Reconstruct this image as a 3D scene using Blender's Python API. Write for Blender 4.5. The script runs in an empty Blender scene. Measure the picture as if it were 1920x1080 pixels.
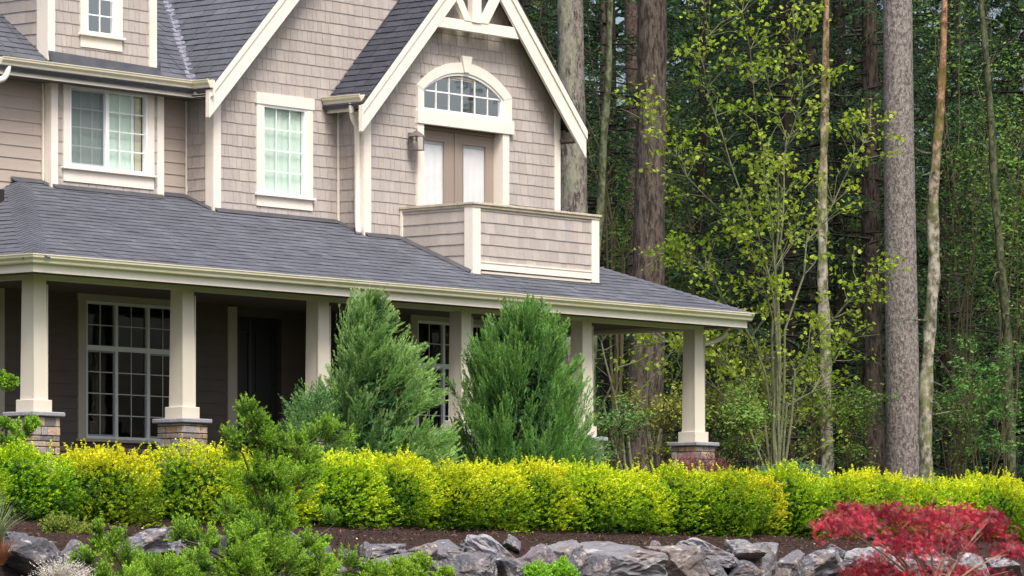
import bpy, math, random
import numpy as np
from mathutils import Vector, Matrix, noise
from mathutils.geometry import tessellate_polygon
# ------------------------------------------------------------------ camera
SC = bpy.context.scene; COL = SC.collection
FP, HZ, ANG, ZC = 8500.0, 1136.0, math.radians(39.6), 1.6      # focal length in px of a 1920 frame, horizon row, facade angle, eye height
FW = (math.cos(ANG), math.sin(ANG)); RT = (math.sin(ANG), -math.cos(ANG))
CX, CY = -48.37361183, -45.69563109
cam = bpy.data.cameras.new('camera'); co = bpy.data.objects.new('camera', cam); COL.objects.link(co)
co.location = (CX, CY, ZC); co.rotation_euler = (math.pi/2, 0, math.atan2(FW[1], FW[0]) - math.pi/2)
cam.sensor_width = 36; cam.lens = FP/1920*36; cam.shift_y = (HZ-540)/1920; cam.clip_start = 1; cam.clip_end = 3000
SC.camera = co
# ------------------------------------------------------------------ light
SUN_EL, SUN_AZ = 56, 240          # azimuth in degrees counter-clockwise from +X of where the light comes from
W = bpy.data.worlds.new('World'); SC.world = W; W.use_nodes = True
nt = W.node_tree; bg = nt.nodes['Background']; sky = nt.nodes.new('ShaderNodeTexSky'); sky.sky_type = 'NISHITA'
sky.sun_disc = False; sky.sun_elevation = math.radians(SUN_EL); sky.sun_rotation = math.radians(90-SUN_AZ)
sky.air_density = 1.0; sky.dust_density = 6.0; sky.ozone_density = 1.0
nt.links.new(sky.outputs[0], bg.inputs[0]); bg.inputs[1].default_value = 0.12
sl = bpy.data.lights.new('sun', 'SUN'); so = bpy.data.objects.new('sun', sl); COL.objects.link(so)
sl.energy = 2.0; sl.angle = math.radians(22); sl.color = (1.0, 0.965, 0.92)
az, el = math.radians(SUN_AZ), math.radians(SUN_EL)
so.rotation_euler = Vector((math.cos(az)*math.cos(el), math.sin(az)*math.cos(el), math.sin(el))).to_track_quat('Z', 'Y').to_euler()
SC.view_settings.view_transform = 'Standard'; SC.view_settings.look = 'None'; SC.view_settings.gamma = 1
SC.view_settings.exposure = 0.90
SC.render.engine = 'CYCLES'
try:
    SC.cycles.max_bounces = 8; SC.cycles.transparent_max_bounces = 24
except Exception: pass

def fp(u, v, Y):                  # facade point: where a sight line meets the plane y = Y (x, z)
    k = (u-960)/FP; rx, ry = FW[0]+k*RT[0], FW[1]+k*RT[1]; d = (Y-CY)/ry
    return CX+d*rx, ZC+(HZ-v)*d/FP
def at(u, v, d):                  # point at depth d
    k = (u-960)/FP
    return Vector((CX+d*(FW[0]+k*RT[0]), CY+d*(FW[1]+k*RT[1]), ZC+(HZ-v)*d/FP))

# ------------------------------------------------------------------ names
def tag(o, label=None, cat=None, group=None, kind=None):
    if label: o['label'] = label
    if cat: o['category'] = cat
    if group: o['group'] = group
    if kind: o['kind'] = kind
    return o
def empty(name, loc=(0, 0, 0)):
    o = bpy.data.objects.new(name, None); COL.objects.link(o); o.location = loc; o.empty_display_size = .2; return o
def link(name, me, mat=None, parent=None, loc=None):
    o = bpy.data.objects.new(name, me); COL.objects.link(o)
    if mat: me.materials.append(mat)
    if parent: o.parent = parent
    if loc is not None: o.location = loc
    if parent and loc is None:
        q = parent; off = Vector((0, 0, 0))
        while q: off += q.location; q = q.parent
        o.location = -off
    return o

# ------------------------------------------------------------------ materials
def mat(name, col, rough=.7, spec=.3, attr=False, noise_s=None, noise_c=None, noise_f=.5, bump=0, bump_s=40, stretch=(1, 1, 1), trans=0, ramp=(.35, .65), objcol=False):
    m = bpy.data.materials.new(name); m.use_nodes = True; n = m.node_tree.nodes; L = m.node_tree.links
    b = n['Principled BSDF']; b.inputs['Roughness'].default_value = rough; b.inputs['Specular IOR Level'].default_value = spec
    rgb = n.new('ShaderNodeRGB'); rgb.outputs[0].default_value = (*col, 1); out = rgb.outputs[0]
    def mix(bt, f, a, c):
        x = n.new('ShaderNodeMix'); x.data_type = 'RGBA'; x.blend_type = bt
        if isinstance(f, (int, float)): x.inputs[0].default_value = f
        else: L.new(f, x.inputs[0])
        L.new(a, x.inputs[6])
        if isinstance(c, tuple): x.inputs[7].default_value = (*c, 1)
        else: L.new(c, x.inputs[7])
        return x.outputs[2]
    if attr:
        a = n.new('ShaderNodeAttribute'); a.attribute_name = 'tint'; out = mix('MULTIPLY', 1.0, out, a.outputs['Color'])
    if objcol:
        oi = n.new('ShaderNodeObjectInfo'); out = mix('MULTIPLY', 1.0, out, oi.outputs['Color'])
    tc = n.new('ShaderNodeTexCoord'); mp = n.new('ShaderNodeMapping'); mp.inputs['Scale'].default_value = stretch; L.new(tc.outputs['Object'], mp.inputs[0])
    if noise_s:
        items = noise_s if isinstance(noise_s, list) else [(noise_s, noise_c, noise_f, ramp)]
        for (s, c, f, rp) in items:
            t = n.new('ShaderNodeTexNoise'); t.inputs['Scale'].default_value = s; t.inputs['Detail'].default_value = 6; t.inputs['Roughness'].default_value = .65
            L.new(mp.outputs[0], t.inputs[0]); r = n.new('ShaderNodeMapRange'); r.inputs[1].default_value = rp[0]; r.inputs[2].default_value = rp[1]
            r.inputs[3].default_value = 0; r.inputs[4].default_value = f; L.new(t.outputs[0], r.inputs[0]); out = mix('MIX', r.outputs[0], out, c)
    L.new(out, b.inputs['Base Color'])
    if bump:
        t = n.new('ShaderNodeTexNoise'); t.inputs['Scale'].default_value = bump_s; t.inputs['Detail'].default_value = 5; L.new(mp.outputs[0], t.inputs[0])
        bp = n.new('ShaderNodeBump'); bp.inputs['Strength'].default_value = bump; bp.inputs['Distance'].default_value = .02; L.new(t.outputs[0], bp.inputs['Height']); L.new(bp.outputs[0], b.inputs['Normal'])
    if trans:
        tr = n.new('ShaderNodeBsdfTranslucent'); L.new(out, tr.inputs[0]); ms = n.new('ShaderNodeMixShader'); ms.inputs[0].default_value = trans
        L.new(b.outputs[0], ms.inputs[1]); L.new(tr.outputs[0], ms.inputs[2]); L.new(ms.outputs[0], n['Material Output'].inputs[0])
    return m
def glassmat(name, fres=1.7, tint=(.93, .97, .95), wob=.0):
    m = bpy.data.materials.new(name); m.use_nodes = True; n = m.node_tree.nodes; L = m.node_tree.links; n.remove(n['Principled BSDF'])
    t = n.new('ShaderNodeBsdfTransparent'); t.inputs[0].default_value = (*tint, 1); g = n.new('ShaderNodeBsdfGlossy'); g.inputs['Roughness'].default_value = .015
    lw = n.new('ShaderNodeLayerWeight'); lw.inputs[0].default_value = .5; pw = n.new('ShaderNodeMath'); pw.operation = 'POWER'; pw.inputs[1].default_value = 3.0; L.new(lw.outputs['Facing'], pw.inputs[0])
    f = n.new('ShaderNodeMath'); f.operation = 'MULTIPLY_ADD'; f.inputs[1].default_value = 1-fres; f.inputs[2].default_value = fres; L.new(pw.outputs[0], f.inputs[0]); ms = n.new('ShaderNodeMixShader')
    if wob:
        x = n.new('ShaderNodeTexNoise'); x.inputs['Scale'].default_value = 2.2; tc = n.new('ShaderNodeTexCoord'); L.new(tc.outputs['Object'], x.inputs[0])
        bp = n.new('ShaderNodeBump'); bp.inputs['Strength'].default_value = wob; bp.inputs['Distance'].default_value = .02; L.new(x.outputs[0], bp.inputs['Height']); L.new(bp.outputs[0], g.inputs['Normal'])
    L.new(f.outputs[0], ms.inputs[0]); L.new(t.outputs[0], ms.inputs[1]); L.new(g.outputs[0], ms.inputs[2]); L.new(ms.outputs[0], n['Material Output'].inputs[0])
    return m
M = {}
M['trim'] = mat('cream_paint', (.76, .705, .63), .55, .3, noise_s=[(2.6, (.60, .56, .47), .45, (.56, .75)), (1.3, (.66, .60, .50), .5, (.45, .75)), (14, (.70, .64, .55), .35, (.5, .7))], bump=.15, bump_s=60, stretch=(1, 1, .35))
M['porch_trim'] = mat('shade_toned_trim_paint', (.40, .37, .31), .6, .3, noise_s=3, noise_c=(.35, .32, .26), noise_f=.5)  # darker copy of the trim, porch shade put into its colour
M['column'] = mat('porch_cream_paint', (.62, .575, .49), .55, .3, noise_s=2.0, noise_c=(.56, .51, .42), noise_f=.5, bump=.06, bump_s=40)
M['gutter'] = mat('gutter_metal_paint', (.66, .61, .46), .35, .5, noise_s=[(.7, (.50, .49, .22), .75, (.52, .72)), (5, (.75, .71, .58), .4, (.5, .7))])
M['shingle'] = mat('weathered_shingle_stain', (.405, .366, .342), .85, .2, attr=True, noise_s=[(1.1, (.33, .29, .26), .6, (.45, .68)), (5, (.36, .31, .275), .5, (.5, .68)), (28, (.48, .43, .39), .5, (.5, .7))], bump=.35, bump_s=55, stretch=(3, 3, .5))
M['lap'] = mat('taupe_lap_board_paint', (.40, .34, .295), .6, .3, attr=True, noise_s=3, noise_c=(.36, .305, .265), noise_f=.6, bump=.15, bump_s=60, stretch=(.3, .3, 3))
M['lap_low'] = mat('shade_toned_lap_paint', (.10, .084, .073), .65, .3, attr=True, noise_s=3, noise_c=(.075, .062, .053), noise_f=.6, bump=.15, bump_s=60, stretch=(.3, .3, 3))  # lap siding under the porch, with the shade there mixed into its colour
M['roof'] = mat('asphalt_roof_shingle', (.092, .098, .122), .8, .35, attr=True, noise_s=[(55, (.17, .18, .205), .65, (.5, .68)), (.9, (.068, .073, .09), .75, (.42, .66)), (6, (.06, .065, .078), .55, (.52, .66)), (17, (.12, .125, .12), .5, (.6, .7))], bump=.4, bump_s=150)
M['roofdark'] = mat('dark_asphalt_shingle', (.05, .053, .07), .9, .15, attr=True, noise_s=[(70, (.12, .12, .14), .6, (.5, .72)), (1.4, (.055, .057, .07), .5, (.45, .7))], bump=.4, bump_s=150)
M['flash'] = mat('dark_flashing_metal', (.045, .048, .06), .5, .5, noise_s=6, noise_c=(.09, .09, .10), noise_f=.6)
M['valley'] = mat('valley_cap_felt', (.18, .185, .225), .6, .6, attr=True, noise_s=9, noise_c=(.25, .25, .30), noise_f=.6)
M['vinyl'] = mat('white_vinyl', (.84, .84, .85), .4, .4)
M['grille'] = mat('white_grille_bar', (.80, .83, .80), .5, .3)
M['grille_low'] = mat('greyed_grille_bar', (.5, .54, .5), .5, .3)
M['blind'] = mat('pale_blind_fabric', (.66, .78, .70), .8, .1, noise_s=3, noise_c=(.60, .72, .66), noise_f=.5)
M['blind_white'] = mat('white_door_blind', (.93, .95, .96), .8, .1)
M['glass_door'] = glassmat('clear_door_glass', .20, (1, 1, 1), .03)
M['screen'] = mat('insect_screen_mesh', (.22, .26, .27), .8, .1)
M['glass'] = glassmat('window_glass', .08)
M['glass_arch'] = glassmat('reflective_window_glass', .62, (.8, .82, .82), .02)
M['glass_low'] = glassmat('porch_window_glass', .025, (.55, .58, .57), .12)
M['door'] = mat('taupe_door_paint', (.30, .245, .205), .5, .3)
M['doordark'] = mat('near_black_door_paint', (.022, .023, .028), .35, .4)
M['room'] = mat('interior_plaster', (.03, .028, .026), .9, .1)
M['soffit'] = mat('soffit_paint', (.11, .095, .08), .7, .2)  # darkened so that soffits and porch ceiling carry extra shade in their colour
M['bronze'] = mat('aged_bronze', (.14, .11, .115), .45, .5)
M['lampglass'] = glassmat('seeded_lantern_glass', .1, (.85, .85, .82), .3)
M['bulb'] = mat('frosted_bulb', (.75, .74, .70), .4)
M['ledger'] = mat('cut_stone_cap', (.30, .30, .335), .8, .2, noise_s=8, noise_c=(.21, .21, .24), noise_f=.7, bump=.5, bump_s=30)
M['stone'] = mat('ledge_stone', (1, 1, 1), .85, .15, attr=True, noise_s=12, noise_c=(.13, .11, .10), noise_f=.5, bump=.6, bump_s=25)
M['mulch'] = mat('bark_mulch', (.032, .020, .017), .95, .1, noise_s=[(25, (.085, .055, .045), .8, (.5, .7)), (60, (.03, .017, .014), .8, (.5, .65))], bump=1, bump_s=40)
M['chip'] = mat('bark_chip', (1, 1, 1), .9, .1, attr=True)
M['rock'] = mat('blasted_grey_rock', (.165, .162, .178), .8, .3, objcol=True, noise_s=[(2.2, (.11, .105, .115), .85, (.44, .58)), (5, (.42, .41, .41), .75, (.55, .64)), (1.3, (.27, .20, .16), .6, (.57, .68)), (22, (.07, .07, .07), .7, (.56, .64)), (40, (.5, .5, .48), .5, (.62, .7))], bump=1.0, bump_s=11)
M['soil'] = mat('forest_soil', (.05, .035, .022), .95, .1, noise_s=3, noise_c=(.035, .05, .02), noise_f=.7, bump=.8, bump_s=10)
M['lawn'] = mat('lawn_grass', (.07, .13, .03), .9, .1, noise_s=9, noise_c=(.10, .18, .04), noise_f=.6, bump=.6, bump_s=60)
def leafm(name, tr=.28, rough=.55, spec=.25):
    return mat(name, (1, 1, 1), rough, spec, attr=True, trans=tr, objcol=True)
M['leaf'] = leafm('leaf'); M['needle'] = leafm('needle_foliage', .2, .6, .2); M['maple'] = leafm('maple_leaf', .45, .5, .25); M['redleaf'] = leafm('red_leaf', .4, .5, .2)
M['twig'] = mat('twig_bark', (.10, .075, .05), .85, .1, noise_s=20, noise_c=(.10, .12, .05), noise_f=.6)
M['greytwig'] = mat('grey_green_branch_bark', (.19, .20, .12), .85, .1, noise_s=14, noise_c=(.08, .10, .04), noise_f=.8)
def bark(name, a, b, c, s=(1, 1, .22), big=(3, .6), lich=None, bs=22):
    it = [(bs, b, .95, (.44, .58)), (bs*2.3, c, .6, (.52, .66))]
    if lich: it.append((big[0], lich, big[1], (.48, .6)))
    return mat(name, a, .9, .12, noise_s=it, bump=1.0, bump_s=bs, stretch=s)
M['bark_fir'] = bark('furrowed_brown_bark', (.10, .083, .068), (.028, .021, .017), (.19, .155, .14), bs=15)
M['bark_grey'] = bark('scaly_grey_bark', (.215, .192, .18), (.085, .07, .062), (.50, .475, .45), s=(1, 1, .6), bs=19)
M['bark_lichen'] = bark('lichened_bark', (.19, .165, .15), (.05, .04, .036), (.36, .37, .32), s=(1, 1, .4), lich=(.25, .27, .18), bs=15)
M['bark_moss'] = bark('mossy_bark', (.11, .125, .07), (.035, .045, .018), (.24, .26, .17), s=(1, 1, .6), bs=9)
M['bark_peel'] = bark('peeling_orange_bark', (.36, .20, .135), (.24, .215, .15), (.45, .33, .25), s=(1, 1, .5), lich=(.17, .18, .09), big=(5, .8), bs=9)
M['bark_birch'] = bark('pale_mossy_bark', (.36, .33, .28), (.075, .075, .045), (.52, .49, .45), s=(1, 1, .7), lich=(.12, .15, .05), big=(3, .85), bs=7)
M['bark_dark'] = bark('shaded_dark_bark', (.035, .028, .025), (.018, .015, .013), (.06, .05, .045), bs=14)

# ------------------------------------------------------------------ mesh helpers
class MB:
    def __init__(s): s.v = []; s.f = []; s.c = []; s.g = []
    def cut(s): s.g.append((list(s.v), list(s.f), list(s.c))); s.v, s.f, s.c = [], [], []      # what follows becomes an object of its own
    def add(s, vs, fs, col=(1, 1, 1)):
        n = len(s.v); s.v += [tuple(p) for p in vs]; s.f += [tuple(i+n for i in f) for f in fs]; s.c += [col]*len(fs)
    def box(s, x0, x1, y0, y1, z0, z1, col=(1, 1, 1), bev=0):
        x0, x1 = min(x0, x1), max(x0, x1); y0, y1 = min(y0, y1), max(y0, y1); z0, z1 = min(z0, z1), max(z0, z1)
        if bev and min(x1-x0, y1-y0, z1-z0) > 2.5*bev:
            b = bev; vs = []
            # chamfered box: 24 vertices
            idx = {}
            for sx in (0, 1):
                for sy in (0, 1):
                    for sz in (0, 1):
                        X, Y, Z = (x0, x1)[sx], (y0, y1)[sy], (z0, z1)[sz]; dx, dy, dz = (b, -b)[sx], (b, -b)[sy], (b, -b)[sz]
                        idx[sx, sy, sz, 0] = len(vs); vs.append((X, Y+dy, Z+dz)); idx[sx, sy, sz, 1] = len(vs); vs.append((X+dx, Y, Z+dz)); idx[sx, sy, sz, 2] = len(vs); vs.append((X+dx, Y+dy, Z))
            fs = []
            for q in (0, 1):
                fs.append([idx[q, a, c, 0] for a, c in ((0, 0), (1, 0), (1, 1), (0, 1))]); fs.append([idx[a, q, c, 1] for a, c in ((0, 0), (1, 0), (1, 1), (0, 1))]); fs.append([idx[a, c, q, 2] for a, c in ((0, 0), (1, 0), (1, 1), (0, 1))])
            for a in (0, 1):
                for c in (0, 1):
                    fs.append([idx[a, c, 0, 0], idx[a, c, 1, 0], idx[a, c, 1, 1], idx[a, c, 0, 1]])
                    fs.append([idx[a, 0, c, 0], idx[a, 1, c, 0], idx[a, 1, c, 2], idx[a, 0, c, 2]])
                    fs.append([idx[0, a, c, 1], idx[1, a, c, 1], idx[1, a, c, 2], idx[0, a, c, 2]])
                    for d in (0, 1): fs.append([idx[a, c, d, 0], idx[a, c, d, 1], idx[a, c, d, 2]])
            # orient outward
            ctr = Vector(((x0+x1)/2, (y0+y1)/2, (z0+z1)/2)); g = []
            for f in fs:
                p = [Vector(vs[i]) for i in f]; nn = (p[1]-p[0]).cross(p[2]-p[0]); m = sum(p, Vector())/len(p)
                g.append(f if nn.dot(m-ctr) > 0 else f[::-1])
            s.add(vs, g, col); return
        vs = [(x, y, z) for z in (z0, z1) for y in (y0, y1) for x in (x0, x1)]
        s.add(vs, [(0, 2, 3, 1), (4, 5, 7, 6), (0, 1, 5, 4), (2, 6, 7, 3), (0, 4, 6, 2), (1, 3, 7, 5)], col)
    def prism(s, poly, a0, a1, axis='y', col=(1, 1, 1)):
        # poly in the two other axes; extruded along axis
        def P(p, a): return {'y': (p[0], a, p[1]), 'x': (a, p[0], p[1]), 'z': (p[0], p[1], a)}[axis]
        ar = sum(poly[i][0]*poly[(i+1) % len(poly)][1]-poly[(i+1) % len(poly)][0]*poly[i][1] for i in range(len(poly)))
        if ar < 0: poly = poly[::-1]
        n = len(poly); vs = [P(p, a0) for p in poly]+[P(p, a1) for p in poly]
        tr = tessellate_polygon([[Vector((p[0], p[1], 0)) for p in poly]])
        fs = [tuple(t) for t in tr]+[tuple(i+n for i in t)[::-1] for t in tr]+[(i, (i+1) % n, (i+1) % n+n, i+n) for i in range(n)]
        s.add(vs, fs, col)
    def tube(s, pts, rad, seg=6, col=(1, 1, 1), cap=True):
        pts = [Vector(p) for p in pts]; n = len(pts); rad = rad if isinstance(rad, (list, tuple)) else [rad]*n
        vs = []; t = (pts[1]-pts[0]).normalized(); up = Vector((0, 0, 1)) if abs(t.z) < .9 else Vector((1, 0, 0)); a = t.cross(up).normalized()
        for i in range(n):
            t = (pts[min(i+1, n-1)]-pts[max(i-1, 0)]).normalized(); a = (a-t*a.dot(t)).normalized(); b = t.cross(a)
            for k in range(seg):
                w = 2*math.pi*k/seg; vs.append(pts[i]+(a*math.cos(w)+b*math.sin(w))*rad[i])
        fs = [(i*seg+k, i*seg+(k+1) % seg, (i+1)*seg+(k+1) % seg, (i+1)*seg+k) for i in range(n-1) for k in range(seg)]
        if cap: fs += [tuple(range(seg))[::-1], tuple((n-1)*seg+k for k in range(seg))]
        s.add(vs, fs, col)
    def mesh(s, name, smooth=False):
        me = bpy.data.meshes.new(name); me.from_pydata(s.v, [], s.f)
        a = me.attributes.new('tint', 'FLOAT_COLOR', 'FACE'); a.data.foreach_set('color', np.array([(*c, 1) for c in s.c], dtype=np.float32).ravel())
        if smooth: me.polygons.foreach_set('use_smooth', [True]*len(me.polygons))
        me.update(); return me
    def build(s, name, m, parent=None, smooth=False):
        if s.v: s.cut()
        o = None
        for v, f, c in s.g:
            s.v, s.f, s.c = v, f, c; r = link(name, s.mesh(name, smooth), m, parent); o = o or r
        return o

def clip(poly, a, b, c):          # keep a*x+b*y+c >= 0
    out = []
    for i in range(len(poly)):
        p, q = poly[i], poly[(i+1) % len(poly)]; dp, dq = a*p[0]+b*p[1]+c, a*q[0]+b*q[1]+c
        if dp >= 0: out.append(p)
        if dp*dq < 0: t = dp/(dp-dq); out.append((p[0]+(q[0]-p[0])*t, p[1]+(q[1]-p[1])*t))
    return out
def clip_convex(poly, region):
    ar = sum(region[i][0]*region[(i+1) % len(region)][1]-region[(i+1) % len(region)][0]*region[i][1] for i in range(len(region)))
    R = region if ar > 0 else region[::-1]
    for i in range(len(R)):
        p, q = R[i], R[(i+1) % len(R)]; ex, ey = q[0]-p[0], q[1]-p[1]
        poly = clip(poly, -ey, ex, ey*p[0]-ex*p[1])
        if len(poly) < 3: return []
    return poly
def minus(poly, hole):            # hole = (x0,x1,y0,y1)
    x0, x1, y0, y1 = hole; res = []
    for pc in (clip(poly, -1, 0, x0), clip(poly, 1, 0, -x1)):
        if len(pc) > 2: res.append(pc)
    mid = clip(clip(poly, 1, 0, -x0), -1, 0, x1) if len(poly) > 2 else []
    if len(mid) > 2:
        for pc in (clip(mid, 0, -1, y0), clip(mid, 0, 1, -y1)):
            if len(pc) > 2: res.append(pc)
    return res
def courses(mb, O, U, V, N, region, holes=(), h=.178, wmin=.1, wmax=.26, thick=.016, top=.004, seed=1, var=.10, t0=0, gap=.002, jit=.003, lam=0, warm=0):
    """overlapping courses of boards/shingles on a plane: O origin, U along, V up, N out"""
    rg = random.Random(seed); O, U, V, N = map(Vector, (O, U, V, N))
    s0, s1 = min(p[0] for p in region), max(p[0] for p in region); z0, z1 = min(p[1] for p in region), max(p[1] for p in region)
    k = math.floor((z0-t0)/h)
    while t0+k*h < z1:
        za, zb = t0+k*h, t0+(k+1)*h; k += 1; s = s0-rg.uniform(0, wmax)
        while s < s1:
            w = rg.uniform(wmin, wmax); e = rg.uniform(-jit, jit); c = 1+rg.uniform(-var, var); wv = rg.uniform(-warm, warm); col = (c*(1+wv), c, c*(1-wv)); x = rg.random()*lam
            polys = [clip_convex([(s+gap/2, za+e), (s+w-gap/2, za+e), (s+w-gap/2, zb+.004), (s+gap/2, zb+.004)], region)]; s += w
            for hl in holes:
                nx = []
                for p in polys: nx += minus(p, hl) if len(p) > 2 else []
                polys = nx
            for p in polys:
                if len(p) < 3: continue
                ar = sum(p[i][0]*p[(i+1) % len(p)][1]-p[(i+1) % len(p)][0]*p[i][1] for i in range(len(p)))
                if abs(ar) < 2e-5: continue
                if ar < 0: p = p[::-1]
                n = len(p); fr = []; bk = []
                for q in p:
                    f = min(1, max(0, (q[1]-za)/h)); off = thick+x+(top-thick)*f
                    B = O+U*q[0]+V*q[1]; fr.append(B+N*off); bk.append(B)
                hand = U.cross(V).dot(N) > 0
                fs = [tuple(range(n))]+[(i+n, (i+1) % n+n, (i+1) % n, i) for i in range(n)]
                if not hand: fs = [f[::-1] for f in fs]
                mb.add(fr+bk, fs, col)
def slab(mb, O, U, V, N, region, holes, th):      # flat board with rectangular holes behind a facing
    O, U, V, N = map(Vector, (O, U, V, N))
    loops = [[Vector((p[0], p[1], 0)) for p in region]]+[[Vector((h[0], h[2], 0)), Vector((h[0], h[3], 0)), Vector((h[1], h[3], 0)), Vector((h[1], h[2], 0))] for h in holes]
    tr = tessellate_polygon(loops); fl = [p for l in loops for p in l]; n = len(fl)
    vs = [O+U*p.x+V*p.y for p in fl]+[O+U*p.x+V*p.y-N*th for p in fl]; fs = [tuple(t) for t in tr]+[tuple(i+n for i in t) for t in tr]
    b = 0
    for l in loops:
        m = len(l); fs += [(b+i, b+(i+1) % m, b+(i+1) % m+n, b+i+n) for i in range(m)]; b += m
    mb.add(vs, fs)
# ------------------------------------------------------------------ the house
EX, EY, EZ = (1, 0, 0), (0, 1, 0), (0, 0, 1); NF = (0, -1, 0); NL = (-1, 0, 0)
Y3, YR, YB = -.516, .549, .387                 # planes: right gable, recessed wall, box bay (middle gable is y = 0)
X3, X3R = 2.741, 7.392                          # right gable corners
house = empty('shingled_house', (0, 0, 3.3))
tag(house, 'large taupe shingle and lap sided house with cream trim and dark grey roofs', 'house')
def rect(u0, v0, u1, v1, Y):                    # pixel edges (v read at the left edge) -> x0,x1,z0,z1
    x0, za = fp(u0, v0, Y); x1, _ = fp(u1, v0, Y); _, zb = fp(u0, v1, Y)
    return [x0, x1, min(za, zb), max(za, zb)]
def roofz(Y): return 7.385+.415*Y               # porch roof
def mainz(Y): return 9.17+.76*(Y-.07)           # main upper roof
G2Y = -.30; G2L = fp(393, 166, G2Y); G2S = .985; G2X = 3.72
def g2z(X): return G2L[1]+G2S*(X-G2L[0]) if X < G2X else G2L[1]+G2S*(2*G2X-G2L[0]-X)
G3Y = -.816; g3l0, g3l1 = fp(679, 194.5, G3Y), fp(819, 0, G3Y); g3r0, g3r1 = fp(1099.4, 243, G3Y), fp(969, 0, G3Y)
m3l = (g3l1[1]-g3l0[1])/(g3l1[0]-g3l0[0]); m3r = (g3r1[1]-g3r0[1])/(g3r0[0]-g3r1[0])
ax3 = (g3r0[1]-g3l0[1]+m3r*g3r0[0]+m3l*g3l0[0])/(m3l+m3r); az3 = g3l0[1]+m3l*(ax3-g3l0[0])
print('G3', g3l0, g3r0, m3l, m3r, ax3, az3, 'G2', G2L)
def g3z(X): return g3l0[1]+m3l*(X-g3l0[0]) if X < ax3 else g3r0[1]+m3r*(g3r0[0]-X)

# window rectangles
w2 = rect(490.7, 195, 573, 363, 0)              # middle gable window
wb = rect(128.4, 160, 275.5, 313, YB)           # bay window
wa = rect(792-6, 141, 937+7, 206, Y3)           # arch, lower box handled apart
YD = .28; wd = rect(160, -75, 216.5, 63, YD)    # dormer window
w1 = rect(159, 563.5, 337, 822, 0)              # big porch window
w3 = rect(780, 600.5, 911.5, 812, Y3)           # porch window at the right
dr = rect(789, 232, 944, 485, Y3)               # french door opening
arch_x0, arch_x1 = fp(779.4, 151, Y3)[0], fp(955.3, 151, Y3)[0]
arch_zb = fp(778, 231, Y3)[1]; arch_band_t = fp(778, 206, Y3)[1]; arch_sp = fp(779.4, 155, Y3)[1]; arch_top = fp(866, 118, Y3)[1]

def wall(name, O, U, N, region, holes=(), kind='shingle', seed=1, backing=True, parent=house, th=.12, t0=3.0, m=None, **kw):
    mb = MB()
    if kind == 'shingle': courses(mb, O, U, EZ, N, region, holes, .168, .08, .21, .0135, .004, seed, .09, t0, .006, .004, warm=.02, **kw)
    else: courses(mb, O, U, EZ, N, region, holes, .174, 2.4, 3.8, .015, .002, seed, .02, t0, .0015, 0, **kw)
    w = mb.build(name, m or M['shingle' if kind == 'shingle' else 'lap'], parent)
    if backing:
        sb = MB(); slab(sb, O, U, EZ, N, region, holes, th); sb.build('wall_sheathing', M['room'], w)
    return w
lowz = 3.0
# --- middle gable (y = 0)
reg2 = [(0, 7.2), (7.392, 7.2), (7.392, g2z(7.392)-.1), (G2X, g2z(G2X)-.1), (0, g2z(0)-.1)]
gable2 = wall('shingle_siding', (0, 0, 0), EX, NF, reg2, [tuple(w2)], seed=2)
gable2['label'] = 'weathered taupe shingles of the broad middle gable'
# left return of the middle gable (lap boards)
wr = wall('lap_siding', (0, 0, 0), EY, NL, [(0, 7.2), (YR, 7.2), (YR, 9.4), (0, 9.4)], kind='shingle', seed=7, th=.1)
# --- right gable
reg3 = [(X3, 6.9), (X3R, 6.9), (X3R, g3z(X3R)-.08), (ax3, az3-.08), (X3, g3z(X3)-.08)]
hole3 = [(dr[0], dr[1], dr[2], dr[3])]
arch_in = (fp(788, 150, Y3)[0], fp(941, 150, Y3)[0])
hole3b = (arch_in[0], arch_in[1], dr[3], arch_sp+.12)
gable3 = wall('shingle_siding', (0, Y3, 0), EX, NF, reg3, hole3+[hole3b], seed=3)
gable3['label'] = 'weathered taupe shingles of the right gable over the balcony'
wall('shingle_siding', (X3, 0, 0), EY, NL, [(Y3, 6.9), (0, 6.9), (0, 9.3), (Y3, 9.3)], seed=4, th=.1)
wall('shingle_siding', (X3R, 0, 0), EY, (1, 0, 0), [(Y3, 3.0), (9, 3.0), (9, 9.05), (Y3, 9.05)], seed=5, th=.1)
# --- recessed wall and box bay
wall('lap_siding', (0, YR, 0), EX, NF, [(-9, 7.0), (-2.78, 7.0), (-2.78, 9.5), (-9, 9.5)], kind='lap', seed=8, t0=3.06)
wall('lap_siding', (0, YR, 0), EX, NF, [(-.87, 7.0), (0, 7.0), (0, 9.5), (-.87, 9.5)], kind='lap', seed=9, t0=3.06)
XBL = onb = fp(96, 340, YB)[0]; XBR = fp(303.5, 340, YB)[0]
regb = [(XBL, 7.2), (XBR, 7.2), (XBR, 9.3), (XBL, 9.3)]
wall('shingle_siding', (0, YB, 0), EX, NF, regb, [tuple(wb)], seed=10)
mb = MB(); mb.box(XBL, XBL+.1, YB, YR, 7.2, 9.3); mb.cut(); mb.box(XBR-.1, XBR, YB, YR, 7.2, 9.3); mb.build('bay_side_wall', M['lap'], house)
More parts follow.
